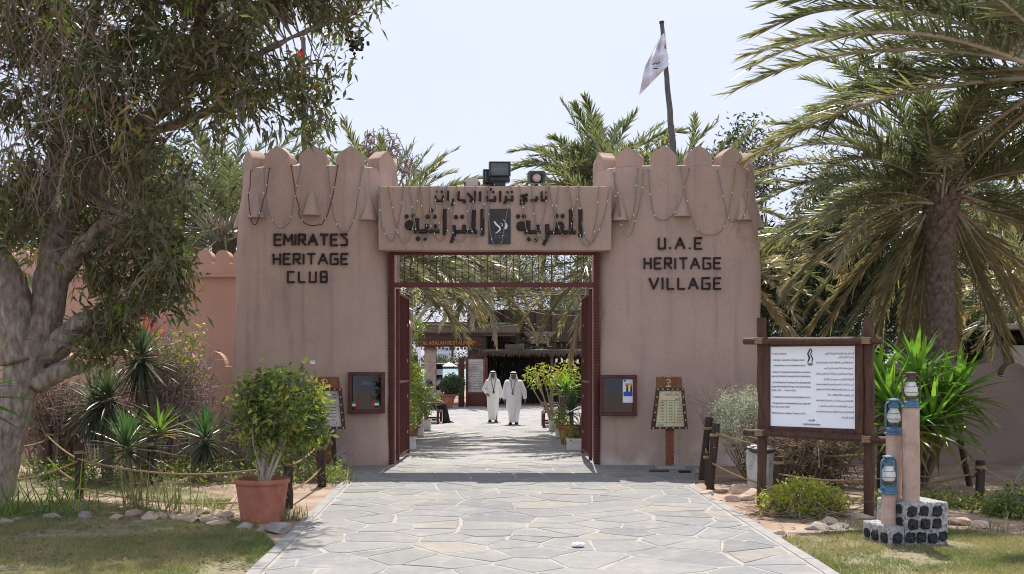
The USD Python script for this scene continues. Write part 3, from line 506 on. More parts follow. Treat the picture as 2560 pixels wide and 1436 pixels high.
# ---------------------------------------------------------------- steel gate frame with grille and open leaves
GY = 18.15
gf = thing('steel_gate', 'dark red steel gate frame with bar grille and both leaves swung open', 'gate', (-.32, GY, 0))
xl, xr, zt = gx(979, GY), gx(1491, GY), gz(627, GY)
for x in (xl, xr):
    part(gf, 'post', box((x, GY, zt / 2), (.1, .1, zt), .008), redsteel)
    rb = MB()
    for z in np.arange(.05, zt - .05, .055): rb.add(*box((x, GY - .066, z), (.06, .03, .045), .006))
    part(gf, 'ribbed_strip', rb, redsteel, kind='stuff')
part(gf, 'top_rail', box(((xl + xr) / 2, GY, zt - .04), (xr - xl - .1, .09, .08), .008), redsteel)
ztr = gz(713, GY); part(gf, 'transom', box(((xl + xr) / 2, GY, ztr), (xr - xl - .1, .09, .085), .008), redsteel)
for k in range(31): x = xl + (xr - xl) * (k + 1) / 32; part(gf, 'grille_bar', tube([(x, GY, ztr + .04), (x + R.normal(0, .003), GY, zt - .08)], .0075, 6), darkmetal)
for sgn, x in ((1, xl + .1), (-1, xr - .1)):
    lf = part(gf, 'gate_leaf', MB().add(*box((x, GY + .12, ztr / 2), (.06, .06, ztr - .12), .006)).add(*box((x + .03 * sgn, GY + 1.62, ztr / 2), (.06, .06, ztr - .12), .006))
        .add(*tube([(x, GY + .1, .14), (x + .03 * sgn, GY + 1.64, .14)], .03, 6)).add(*tube([(x, GY + .1, 1.5), (x + .03 * sgn, GY + 1.64, 1.5)], .03, 6)).add(*tube([(x, GY + .1, ztr - .14), (x + .03 * sgn, GY + 1.64, ztr - .14)], .03, 6)), redsteel)
    for k in range(11):
        y = GY + .24 + k * .125; xx = x + .03 * sgn * k / 11; part(lf, 'bar', tube([(xx, y, .14), (xx, y, ztr - .14)], .009, 6), redsteel)
    for z in (.5, 1.2, 1.9, 2.6): part(lf, 'bracket', box((x + .02 * sgn, GY + 1.57, z), (.03, .03, .06), .004), white)
# ---------------------------------------------------------------- string lights hanging over the front
def string_light(label, T, xl, xr, yt, yb, m, skew=0.0, p=2.6):
    skew += R.normal(0, 7); p = R.uniform(2.0, 3.2); yb += R.normal(0, 4); u = np.linspace(-1, 1, 30); px = (xl + xr) / 2 + (xr - xl) / 2 * u + skew * (1 - np.abs(u) ** p) + np.convolve(R.normal(0, 3.2, 34), np.ones(5) / 5, 'valid'); py = yb - (yb - yt) * np.abs(u) ** p
    def pos(a, b):
        if T is None: return np.array([gx(a, LY), LY - .05, gz(b, LY)])
        x, z = gx(a, 17.95), gz(b, 17.95); return np.array([x, T.front(x, z) - .055 - (.1 if any(abs(a - q) < 26 and b > 480 for q in HOODS) else 0), z])
    pts = np.array([pos(a, b) for a, b in zip(px, py)]); back = pts[[0, -1]] + [0, .16, .03]; pts = np.vstack([back[:1], pts, back[1:]])
    t = thing('string_light', label, 'string light', tuple(pts[0]), 'string lights draped over the gatehouse front')
    part(t, 'cable', tube(pts, .0095, 6), m, True)
    for i in (4, 9, 23, 28): q = pts[i]; part(t, 'bulb', lathe([(0.001, -.018), (.008, -.01), (.0095, 0), (.006, .011), (.001, .014)], 8, q - [0, .02, 0]), bulb, True)
HOODS = (637, 775, 918, 1553, 1707, 1862)
col = {'r': (cablered, 'dark red'), 'g': (cablegrey, 'grey'), 'y': (cableyellow, 'yellow')}
for T, place, lst in ((TL, 'left tower', [(616, 671, 418, 564, 'r', 'over its leftmost spout hood'), (655, 750, 416, 572, 'g', 'between its left and middle spout hoods'), (727, 846, 412, 566, 'r', 'round its middle spout hood'), (817, 904, 415, 583, 'g', 'between its middle and right spout hoods')]),
        (None, 'lintel', [(946, 1010, 466, 602, 'g', 'at its far left end'), (973, 1049, 466, 608, 'y', 'second from its left end'), (1024, 1098, 466, 596, 'g', 'across the two leftmost letter dots'), (1048, 1116, 466, 586, 'y', 'over the left log word, narrow loop'), (1074, 1142, 466, 600, 'y', 'near the middle of the left log word'), (1118, 1192, 466, 606, 'g', 'past the middle of the left log word'), (1163, 1214, 466, 592, 'g', 'at the right end of the left log word'),
            (1221, 1278, 466, 615, 'g', 'in a loop round the black emblem plaque'), (1298, 1372, 466, 603, 'y', 'just right of the black emblem plaque'), (1326, 1398, 466, 600, 'g', 'over the left half of the right log word'), (1371, 1446, 466, 592, 'y', 'over the middle of the right log word'), (1420, 1497, 466, 618, 'y', 'over the right end of the right log word'), (1445, 1526, 466, 610, 'g', 'at its far right end')]),
        (TR, 'right tower', [(1536, 1612, 420, 592, 'y', 'low round its left spout hood'), (1541, 1598, 420, 575, 'g', 'close round its left spout hood'), (1622, 1722, 422, 549, 'g', 'round its middle spout hood'), (1702, 1842, 418, 584, 'y', 'sagging between its middle and right spout hoods'), (1798, 1880, 424, 560, 'g', 'round its right spout hood')])):
    for a, b, yt, yb, k, where in lst: string_light(f'{col[k][1]} string of bulbs on the {place} {where}', T, a, b, yt, yb, col[k][0])

# ---------------------------------------------------------------- lamps and speakers on the lintel
zl = LZ1
def floodlight(px0, px1, py0, py1, Y, label, tilt):
    x, z, w, h = gx((px0 + px1) / 2, Y), gz((py0 + py1) / 2, Y), (px1 - px0) / F * Y, (py1 - py0) / F * Y
    t = thing('floodlight', label, 'floodlight', (x, Y, zl), 'floodlights on the lintel'); A = rot([1, 0, 0], tilt) @ rot([0, 0, 1], .12)
    hous = MB()
    for s in (-1, 1): hous.add(box((0, 0, 0), (.022, .17, h), .006)[0] @ A.T + A @ [s * (w / 2 - .011), .08, 0] + [x, Y, z], box((0, 0, 0), (.022, .17, h), .006)[1]); 
    for s in (-1, 1): b = box((0, 0, 0), (w, .17, .022), .006); hous.add(b[0] @ A.T + A @ [0, .08, s * (h / 2 - .011)] + [x, Y, z], b[1])
    b = box((0, 0, 0), (w, .03, h), .01); hous.add(b[0] @ A.T + A @ [0, .17, 0] + [x, Y, z], b[1])
    hs = part(t, 'housing', hous, darkmetal); b = box((0, 0, 0), (w - .05, .004, h - .05)); part(hs, 'glass', (b[0] @ A.T + A @ [0, .02, 0] + [x, Y, z], b[1]), glass)
    rv = []; n = 9
    for i in range(n):
        q = i / (n - 1) * 2 - 1; rv += [(-(w / 2 - .03), .14 - .09 * q * q, q * (h / 2 - .03)), ((w / 2 - .03), .14 - .09 * q * q, q * (h / 2 - .03))]
    rf = [[2 * i, 2 * i + 1, 2 * i + 3, 2 * i + 2] for i in range(n - 1)]; part(hs, 'reflector', (np.array(rv) @ A.T + [x, Y, z], np.array(rf)), mat('reflector_' + str(px0), (0.62, 0.64, 0.6), 5, 0.3, spec=0.6))
    part(t, 'bracket', MB().add(*box((x, Y + .08, (z - h / 2 + zl) / 2 - .0), (w * .5, .1, max(.04, z - h / 2 - zl)), .008)).add(*box((x, Y + .08, z - h / 2 - .05), (w * .92, .16, .09), .02)), darkmetal)
floodlight(1224, 1277, 404, 441, 17.9, 'large square floodlight standing tallest on top of the lintel', .12)
floodlight(1209, 1238, 423, 457, 18.2, 'smaller dark floodlight half hidden behind the large one on the lintel', .05)
def horn(px0, px1, py0, py1, Y, label, m, centre):
    x, z, w, h = gx((px0 + px1) / 2, Y), gz((py0 + py1) / 2, Y), (px1 - px0) / F * Y, (py1 - py0) / F * Y
    t = thing('horn_speaker', label, 'loudspeaker', (x, Y, zl))
    def rr(w, h, y, cut): cx, cz = w / 2, h / 2; return [(x + a, y, z + b) for a, b in ((-cx + cut, -cz), (cx - cut, -cz), (cx, -cz + cut), (cx, cz - cut), (cx - cut, cz), (-cx + cut, cz), (-cx, cz - cut), (-cx, -cz + cut))]
    v = np.array(rr(w, h, Y, h * .18) + rr(w * .94, h * .92, Y, h * .16) + rr(w * .42, h * .5, Y + .2, h * .1) + rr(w * .5, h * .6, Y + .24, h * .1)); f = []
    for a, b in ((0, 1), (1, 2), (3, 0)):
        for i in range(8): k = (i + 1) % 8; f.append([a * 8 + i, a * 8 + k, b * 8 + k, b * 8 + i])
    f += [[24, 24 + i, 25 + i, 24] for i in range(1, 7)]; part(t, 'horn', (v, np.array(f)), m)
    if centre: part(t, 'driver_cap', (lathe([(.001, -.03), (.05, -.025), (.078, 0), (.078, .14), (.001, .15)], 18)[0] @ rot([1, 0, 0], -math.pi / 2).T + [x, Y + .05, z], lathe([(.001, -.03), (.05, -.025), (.078, 0), (.078, .14), (.001, .15)], 18)[1]), beige, 30)
    part(t, 'foot', box((x, Y + .14, (zl + z - h / 2 * .4) / 2), (.06, .06, z - h / 2 * .4 - zl), .004), m)
horn(1318, 1366, 427, 460, 17.95, 'grey horn loudspeaker with round beige centre on the lintel', greymetal, True)
bx = gx(1180, 17.95); t = thing('speaker_cover', 'small beige speaker box with sloping sides on the lintel', 'speaker', (bx, 17.95, zl))
w, h = 42 * S, 23 * S; pv, pf = extrude(Polygon([(-w / 2, 0), (w / 2, 0), (w / 2, h * .45), (w * .3, h), (-w * .3, h), (-w / 2, h * .45)]), .25); part(t, 'body', (pv + [bx, 17.95, zl], pf), beige)
for s in (-1, 1): part(t, 'clip', box((bx + s * w * .42, 17.94, zl + .06), (.025, .02, .07), .004), darkmetal)

# ---------------------------------------------------------------- lettering on paper and boards
AR = dict(zip('ءآأؤإئابةتثجحخدذرزسشصضطظعغفقكلمنهوىي', [(0xFE80, 1), (0xFE81, 2), (0xFE83, 2), (0xFE85, 2), (0xFE87, 2), (0xFE89, 4), (0xFE8D, 2), (0xFE8F, 4), (0xFE93, 2), (0xFE95, 4), (0xFE99, 4), (0xFE9D, 4), (0xFEA1, 4), (0xFEA5, 4), (0xFEA9, 2), (0xFEAB, 2), (0xFEAD, 2), (0xFEAF, 2), (0xFEB1, 4), (0xFEB5, 4), (0xFEB9, 4), (0xFEBD, 4), (0xFEC1, 4), (0xFEC5, 4), (0xFEC9, 4), (0xFECD, 4), (0xFED1, 4), (0xFED5, 4), (0xFED9, 4), (0xFEDD, 4), (0xFEE1, 4), (0xFEE5, 4), (0xFEE9, 4), (0xFEED, 2), (0xFEEF, 2), (0xFEF1, 4)]))
def shape_ar(s):
    s = s.replace('لا', '\u0001').replace('لأ', '\u0002').replace('لإ', '\u0003'); lig = {'\u0001': 0xFEFB, '\u0002': 0xFEF7, '\u0003': 0xFEF9}; out = []
    for i, ch in enumerate(s):
        base, n = (lig[ch], 2) if ch in lig else AR.get(ch, (0, 0))
        if not n: out.append(ch); continue
        pr = s[i - 1] if i else ' '; nx = s[i + 1] if i + 1 < len(s) else ' '
        jp = n > 1 and AR.get(pr, (0, 0))[1] == 4; jn = n == 4 and (nx in lig or AR.get(nx, (0, 0))[1] > 1)
        out.append(chr(base + (3 if jp and jn else 2 if jn else 1 if jp else 0)))
    r = ''.join(out)[::-1]
    import re; return re.sub(r'[0-9][0-9 .]*[0-9]|[0-9]+', lambda k: k.group(0)[::-1], r)
def words(text, height, arabic=False, depth=0.0012):
    from PIL import Image, ImageDraw, ImageFont
    from shapely import union_all, box as bx_
    fs = glob.glob('/opt/blender-*/*/datafiles/fonts/' + ('NotoSansArabic*' if arabic else 'Inter.woff2')); font = ImageFont.truetype(fs[0], 44)
    if arabic: text = shape_ar(text)
    x0, y0, x1, y1 = font.getbbox(text, anchor='ls'); im = Image.new('L', (x1 - x0 + 8, y1 - y0 + 8)); ImageDraw.Draw(im).text((4 - x0, 4 - y0), text, 255, font, anchor='ls')
    on = np.pad(np.asarray(im) > 110, ((0, 0), (1, 1))).astype(np.int8); rows, st = np.nonzero(np.diff(on, axis=1) == 1); en = np.nonzero(np.diff(on, axis=1) == -1)[1]
    sh = union_all(bx_(st, -rows - 1, en, -rows)).buffer(.3).simplify(.8); s = height / 32.0
    sh = affinity.affine_transform(sh, [s, 0, 0, s, -4 * s, (4 - y0) * s]); v, f = extrude(sh, depth); return v, f, (x1 - x0) * s
def put_text(parent, nm, text, h, pos, A, m, arabic=False, align='l', maxw=None):
    v, f, w = words(text, h, arabic)
    if maxw and w > maxw: v = v * [maxw / w, 1, 1]; w = maxw
    v = v - [w if align == 'r' else w / 2 if align == 'c' else 0, .0012, 0]; part(parent, nm, (v @ np.asarray(A).T + pos, f), m)
I3 = np.eye(3)
# small things fixed to the towers
t = thing('wall_notice', 'tiny white paper notice on the left tower above the sign', 'notice', (gx(781), 17.9, gz(906)))
yy = TL.front(gx(781), gz(906)) - .022; part(t, 'sheet', box((gx(781), yy, gz(906)), (.085, .004, .065)), paper); part(t, 'print_line', box((gx(781), yy - .004, gz(903)), (.06, .003, .008)), cablegrey)
x0, x1, z0, z1 = TR.w; t = thing('poster', 'white and blue event poster stuck in the right ticket window', 'poster', (gx(1569), 17.89, gz(977)))
pc = (gx(1569.5), 17.893, gz(978)); pw, ph = 25 * S, 58 * S
part(t, 'sheet', box(pc, (pw, .004, ph)), paper); part(t, 'blue_band', box((pc[0], pc[1] - .004, pc[2] - ph * .12), (pw * .9, .003, ph * .2)), blueprint)
part(t, 'picture', box((pc[0] + .01, pc[1] - .004, pc[2] + ph * .16), (pw * .72, .003, ph * .34)), yellowprint)
for k, (dx, hh) in enumerate(((-.05, .11), (-.015, .13), (.025, .12), (.06, .1))): part(t, 'printed_figure', (extrude(Polygon([(-.015, 0), (.015, 0), (.012, hh * .75), (.006, hh), (-.006, hh), (-.012, hh * .75)]), .003)[0] + [pc[0] + dx, pc[1] - .0095, pc[2] - .01], extrude(Polygon([(-.015, 0), (.015, 0), (.012, hh * .75), (.006, hh), (-.006, hh), (-.012, hh * .75)]), .003)[1]), ink if k % 2 else paper)
part(t, 'print_mark', box((pc[0] - .055, pc[1] - .004, pc[2] + ph * .44), (.03, .003, .03)), ink)
for px, py, lab, s in ((884, 1013, 'small flag sticker in the lower left corner of the left ticket window', 1), (941, 1011, 'small flag sticker in the lower right corner of the left ticket window', -1)):
    t = thing('flag_sticker', lab, 'sticker', (gx(px), 17.89, gz(py))); cx, cz = gx(px), gz(py)
    part(t, 'red_band', box((cx + s * .05 if s > 0 else cx - .05, 17.893, cz), (.03, .003, .13)), redprint)
    for dz, m in ((.045, greenprint), (0, paper), (-.045, ink)): part(t, 'stripe', box((cx - s * .005 if s > 0 else cx + .01, 17.893, cz + dz), (.08, .003, .043)), m)
t = thing('framed_flag', 'framed flag hanging inside the left ticket window', 'picture', (gx(928), 18.7, gz(955)))
part(t, 'frame', box((gx(922, 18.7), 18.74, gz(958, 18.7)), (.34, .02, .26), .006), darkwood)
for dz, m in ((.065, greenprint), (0, paper), (-.065, ink)): part(t, 'stripe', box((gx(922, 18.7) - .02, 18.725, gz(958, 18.7) + dz), (.22, .006, .062)), m)
t = thing('basket', 'dim round basket behind the right ticket window', 'basket', (gx(1545, 18.5), 18.5, gz(1034)))
part(t, 'body', lathe([(.001, 0), (.09, 0), (.13, .07), (.1, .15), (.02, .17)], 18, (gx(1545, 18.4), 18.4, gz(1034) + .03)), redwood, True)

# ---------------------------------------------------------------- flags
def flagpole(top, base, r0, r1, label, Yb):
    b, q = P(*base, Yb), P(*top, Yb); b = b + (b - q) * .12; n = 14
    pts = [b + (q - b) * i / n + R.normal(0, .008, 3) * [1, 1, 0] for i in range(n + 1)]
    t = thing('flagpole', label, 'flagpole', tuple(b)); part(t, 'pole', tube(pts, np.linspace(r0, r1, n + 1), 10), bamboo, True); part(t, 'tip_ring', tube([q - (q - b) * .012, q], [r1 * 1.25] * 2, 10), darkmetal); return b, q
def hanging_flag(name, label, outline, Y, bands):
    t = thing(name, label, 'flag', tuple(P(*outline[0][0], Y))); n, m = 26, 22; L = [np.array(outline[0]), np.array(outline[1])]
    def curve(c, k): d = np.r_[0, np.cumsum(np.linalg.norm(np.diff(c, axis=0), axis=1))]; s = np.linspace(0, d[-1], k); return np.stack([np.interp(s, d, c[:, i]) for i in (0, 1)], 1)
    A, B = curve(L[0].astype(float), n), curve(L[1].astype(float), n)
    for nm, u0, u1, mt in bands:
        u = np.linspace(u0, u1, m); v = []
        for i in range(n):
            for q in u:
                p = A[i] * (1 - q) + B[i] * q; v.append(P(p[0], p[1], Y + .1 * math.sin(q * 14 + i * .12) * (.25 + i / n) + .05 * math.sin(i * .7 + q * 5)))
        v = np.array(v); i = np.arange(n - 1)[:, None] * m; j = np.arange(m - 1)[None]; f = np.stack([i + j, i + j + 1, i + m + j + 1, i + m + j], -1).reshape(-1, 4); part(t, nm, (v, f), mt, True)
    return t
flagpole((1654, 54), (1686, 400), .07, .04, 'tall dark leaning flagpole behind the right tower', 19.6)
fl = hanging_flag('white_flag', 'white flag with dark emblem drooping from the leaning pole', ([(1663, 80), (1668, 130), (1675, 160)], [(1650, 92), (1612, 168), (1597, 240)]), 19.5, [('cloth', 0, 1, flagcloth)])
e = P(1640, 165, 19.3); part(fl, 'emblem', MB().add(*tube([e + [-.07, 0, .02], e + [-.02, -.02, .05], e + [.03, -.02, .03], e + [.07, 0, .07]], .012, 5)).add(*tube([e + [-.05, 0, -.05], e + [.03, -.02, -.06]], .01, 5)), ink)
flagpole((757, 95), (762, 420), .06, .045, 'grey flagpole behind the left tower and the leaves', 19.8)
hanging_flag('red_flag', 'red flag with white green and black bands hanging behind the leaves', ([(755, 118), (758, 150), (757, 190)], [(730, 150), (736, 185), (742, 205)]), 19.6, [('red_band', 0, .45, redprint), ('green_band', .45, .65, greenprint), ('white_band', .65, .85, paper), ('black_band', .85, 1, ink)])

# ---------------------------------------------------------------- opening hours signs
def hours_sign(label, px, full):
    Y = 17.35; k = Y / F; x = gx(px, Y); Z = lambda py: gz(py, Y); t = thing('hours_sign', label, 'sign', (x, Y, 0)); X = lambda q: x + (q - 1675) * k
    pv = []; prof = []
    for i in range(23): z = .02 + i * (Z(1072) - .02) / 22; prof.append((.062 + (.012 if i % 2 else 0), z))
    poly = Polygon([(a, z) for a, z in prof] + [(-a, z) for a, z in prof[::-1]]); v, f = extrude(poly, .05); part(t, 'post', (v + [x, Y, 0], f), orangewood)
    part(t, 'foot', box((x, Y + .02, .03), (.5, .3, .06), .012), kerbmat)
    lo, hi = Z(1073), Z(970); outer = Polygon([(X(1627), lo), (X(1719), lo), (X(1709), hi), (X(1640), hi)]); inn = Polygon([(X(1638), lo + .045), (X(1710), lo + .045), (X(1702), hi - .05), (X(1648), hi - .05)])
    fr = outer.difference(inn); v, f = extrude(fr, .07); fr_ = part(t, 'frame', (v + [0, Y - .05, 0], f), darkwood)
    for a, b in ((0, 1), (1, 2), (2, 3), (3, 0)):
        oc = np.array(outer.exterior.coords)[:4]; ic = np.array(inn.exterior.coords)[:4]; oo = (oc + ic) / 2
        for s in np.linspace(0, 1, 6)[:-1]: q = oo[a] * (1 - s) + oo[b] * s; part(fr_, 'stud', (lathe([(.014, 0), (.01, .008), (.001, .011)], 8)[0] @ rot([1, 0, 0], math.pi / 2).T + [q[0], Y - .051, q[1]], lathe([(.014, 0), (.01, .008), (.001, .011)], 8)[1]), goldplate)
    v, f = extrude(inn, .02); part(t, 'panel', (v + [0, Y - .03, 0], f), goldplate if full else fadedprint)
    hz = Z(942); hp = [(X(1641), hi - .01), (X(1706), hi - .01), (X(1703), hz - .04)]; n = 9; w = X(1703) - X(1639)
    for i in range(n):
        a = X(1703) - w * i / n; hp += [(a, hz - .02), (a - w / n * .25, hz), (a - w / n * .55, hz), (a - w / n * .8, hz - .02), (a - w / n * .9, hz - .035)]
    v, f = extrude(Polygon(hp).buffer(0), .05); part(t, 'header', (v + [0, Y - .04, 0], f), orangewood)
    em = MB(); cx, cz = X(1670), (hi + hz) / 2 - .01
    em.add(*tube([(cx - .03, Y - .045, cz + .05), (cx + .02, Y - .05, cz + .055), (cx + .035, Y - .05, cz + .01), (cx - .01, Y - .05, cz), (cx + .01, Y - .045, cz - .05)], .01, 6)).add(*box((cx, Y - .045, cz - .06), (.09, .012, .016))); part(t, 'emblem', em, goldplate)
    if full:
        tx = dict(A=I3, m=ink, arabic=True)
        put_text(t, 'title', 'أوقات الزيارة', .05, np.array([X(1701) - .02, Y - .032, hi - .13]), I3, redink, True, 'r', .25)
        put_text(t, 'heading', 'اليوم', .035, np.array([X(1700), Y - .032, hi - .2]), I3, ink, True, 'r')
        part(t, 'table_line', MB().add(*box((X(1676), Y - .0315, hi - .22), (.33, .002, .005))).add(*box((X(1685), Y - .0315, hi - .42), (.004, .002, .4))).add(*box((X(1665), Y - .0315, hi - .42), (.004, .002, .4))).add(*box((X(1675), Y - .0315, lo + .11), (.42, .002, .005))), ink)
        for i, d in enumerate(('السبت', 'الأحد', 'الاثنين', 'الثلاثاء', 'الأربعاء', 'الخميس', 'الجمعة')):
            zz = hi - .265 - i * .05; put_text(t, 'day', d, .026, np.array([X(1703) + i * .004, Y - .032, zz]), I3, ink, True, 'r', .11); put_text(t, 'time', '9:00', .022, np.array([X(1681), Y - .032, zz]), I3, ink, False, 'r'); put_text(t, 'time', '5:00', .022, np.array([X(1660), Y - .032, zz]), I3, ink, False, 'r')
        put_text(t, 'footer', 'الإدارة', .03, np.array([X(1658), Y - .032, lo + .065]), I3, ink, True, 'r')
    else:
        for i in range(9): part(t, 'print_line', box((X(1675), Y - .0315, hi - .12 - i * .055), (.3, .002, .009)), ink)
hours_sign('carved wooden opening hours sign with gold table at the right tower', 1675, True)
hours_sign('carved wooden sign with greyish panel half hidden behind the potted bush', 820, False)
for px, py, s, lab in ((1648, 1182, .32, 'flat dark plank lying left of the hours sign foot'), (1712, 1184, .2, 'crumpled dark cloth lying right of the hours sign foot')):
    g = G(px, py); solo('ground_scrap', box((g[0], g[1], .03), (s, .12, .035), .01, rz=.1 * s), rustmetal if s > .25 else blackcloth, lab, 'scrap')

# ---------------------------------------------------------------- visitors' notice board
a, b = G(1905, 1268), G(2172, 1291); d = nrm(b - a); nrmv = np.array([d[1], -d[0], 0]); A = np.array([d, -nrmv, [0, 0, 1]]).T; W = np.linalg.norm(b - a)
vb = thing('visitor_board', 'white bilingual notice board for visitors in a dark log frame', 'notice board', tuple(a))
def L3(u, z, y=0.0): return a + d * u + np.array([0, 0, z]) + nrmv * y
def log(p, q, r, nm, par=vb, m=darkwood, n=9):
    pts = np.array([p + (q - p) * i / n + R.normal(0, r * .08, 3) for i in range(n + 1)]); part(par, nm, tube(pts, r * (1 + R.normal(0, .05, n + 1)), 9), m, 40)
zb0, zb1 = gz(1084, 12.5), gz(852, 12.6)
log(L3(0, -.1), L3(0, 2.42), .062, 'post'); log(L3(W, -.1), L3(W, 2.36), .062, 'post')
log(L3(-.2, 2.12, .09), L3(W + .18, 2.1, .09), .045, 'crossbar'); log(L3(-.2, .955, .09), L3(W + .24, .93, .09), .045, 'crossbar')
lo, hi = 1.02, 2.06; f0, f1 = .075, W - .1
fr = MB()
for (u0, z0), (u1, z1) in (((f0, lo - .04), (f0, hi + .04)), ((f1, lo - .04), (f1, hi + .04))): bb = box((0, 0, 0), (.1, .07, z1 - z0), .012); fr.add(bb[0] @ A.T + L3(u0, (z0 + z1) / 2, .02), bb[1])
for z in (lo - .02, hi + .02): bb = box((0, 0, 0), (f1 - f0 - .1, .07, .08), .012); fr.add(bb[0] @ A.T + L3((f0 + f1) / 2, z, .02), bb[1])
part(vb, 'frame', fr, darkwood); bb = box((0, 0, 0), (f1 - f0 - .08, .02, hi - lo - .03)); part(vb, 'board', (bb[0] @ A.T + L3((f0 + f1) / 2, (lo + hi) / 2, .02), bb[1]), boardwhite)
for u, z in ((0, 2.12), (W, 2.1), (0, .955), (W, .93)):
    lash = MB()
    for k in range(4): aa = np.linspace(0, 2 * np.pi, 13); lash.add(*tube(np.array([L3(u, z - .03 + k * .02) + d * .075 * math.cos(q) + nrmv * (.05 + .095 * math.sin(q)) for q in aa]), .011, 5))
    part(vb, 'lashing', lash, rope)
bw = f1 - f0 - .1; u0 = f0 + .065; u1 = f1 - .065; H_ = hi - lo
EN = [('To the visitors', .115, redink), ('- Kindly, keep the village clean.', .19, ink), ('- Swimming is not allowed here.', .255, ink), ('- Filming for TV programs after the duty hours is not allowed,', .335, ink), ('unless by a Permission to be issued to the HV administration.', .385, ink), ('- For the filming of any TV meeting and Press Reportage kindly', .46, ink), ('arrange with the Media & PR Dept. in the Emirates Heritage', .51, ink), ('Club. (02 - 4456 456)', .555, ink), ('- For suggestions pls. proceed to the main Reception in the HV.', .635, ink), ('- We appreciate your understanding and pls. arrange with', .71, ink), ('the Security Staff.', .755, ink), ('Wishing you Happy Times in HV...', .83, ink)]
for s, q, m in EN: put_text(vb, 'english_line', s, .021, L3(u0, hi - q * H_, .034), A, faintink if m is ink else m, False, 'l', .5)
ARL = [('السادة زوار القرية التراثية الكرام', .115), ('يرجى اتباع ما يلي', .155), ('- المحافظة على النظافة العامة بالقرية التراثية', .22), ('- يمنع منعا باتا السباحة في البحر', .285), ('- يمنع التصوير التلفزيوني خارج أوقات الدوام الرسمي للقرية', .35), ('التراثية إلا بإذن مسبق من الإدارة', .415), ('- في حال طلب التصوير للفيديو أو تغطية صحفية', .475), ('يرجى مراجعة إدارة الإعلام والعلاقات العامة / قسم الإعلام', .535), ('على الهاتف 4456 456 - 02', .6), ('- للاقتراحات يرجى مراجعة مكتب الاستقبال بالقرية التراثية', .665), ('- يرجى اتباع تعليمات الحارس المناوب', .73), ('القرية التراثية مع تمنياته بأوقات مفيدة وممتعة في أرجاء', .795), ('القرية التراثية', .86)]
for s, q in ARL: put_text(vb, 'arabic_line', s, .021, L3(u1, hi - q * H_, .034), A, faintink, True, 'r', .46)
put_text(vb, 'signature', 'الإدارة', .024, L3((f0 + f1) / 2, hi - .905 * H_, .034), A, ink, True, 'c'); put_text(vb, 'signature', 'Administration', .023, L3((f0 + f1) / 2, hi - .955 * H_, .034), A, ink, False, 'c')
em = MB()
for pts, ww in (([(-.03, .0), (-.01, .06), (-.03, .11), (.0, .17)], [.01, .02, .016, .012]), ([(.02, .0), (.03, .05), (.005, .10), (.02, .15), (.0, .17)], [.008, .012, .01, .012, .006])): em.add(*tube(np.array([L3((f0 + f1) / 2 + x - .02, hi - .22 + z, .034) for x, z in pts]), np.array(ww) * .55, 6))
for z, ww in ((-.015, .07), (-.03, .055)): bb = box((0, 0, 0), (ww, .004, .01)); em.add(bb[0] @ A.T + L3((f0 + f1) / 2 - .02, hi - .22 + z, .034), bb[1])
part(vb, 'emblem', em, ink)

# ---------------------------------------------------------------- lantern plinth, columns and lanterns
pz = G(2285, 1366); PR = math.radians(14); pl = thing('lantern_plinth', 'stepped plinth of black stone squares in rough white mortar', 'plinth', tuple(pz), rz=0)
def L2(x, y, z=0): return pz + rot([0, 0, 1], PR) @ np.array([x, y, 0]) + [0, 0, z]
UX0, UX1, LXa = -.09, .39, -.28
for nm, x0, x1, y0, y1, z1 in (('lower_step', LXa, UX0, .02, .47, .20), ('upper_block', UX0, UX1, .0, .5, .43)):
    v, f = rough_box((x0, y0, -.03), (x1, y1, z1), .018, .05, 5); part(pl, nm, (v @ rot([0, 0, 1], PR).T + pz, f), shellwhite, 50)
def stone_sq(x, y, z, w, h, ax):
    m = trimesh.creation.icosphere(2); v = np.array(m.vertices); v = np.sign(v) * np.abs(v) ** .55; sc = np.array([w, .03, h]) / 2 if ax == 'x' else np.array([.03, w, h]) / 2
    v = v * sc; v += (meshkit.fbm(v * 55 + [x * 9, y, z], 3, 2)[:, None] - .5) * .045 + R.normal(0, .005, 3); part(pl, 'black_stone', (np.array(v + [x, y, z]) @ rot([0, 0, 1], PR).T + pz, m.faces), lavablack)
for r_, z in enumerate((.085, .215, .345)):
    for i in range(3 if r_ else 4): stone_sq(UX0 + .07 + i * .145 if r_ else UX0 + .05 + i * .125, -.005, z, .104, .104, 'x')
    stone_sq(UX1 + .005, .12, z, .104, .104, 'y'); stone_sq(UX1 + .005, .3, z, .104, .104, 'y')
    if r_: stone_sq(UX0 - .004, .1, z + .02, .08, .085, 'y')
for i in range(1): stone_sq(LXa + .1 + i * .13, .012, .085, .104, .104, 'x')
for i in range(3): stone_sq(LXa - .004, .09 + i * .14, .085, .104, .104, 'y')
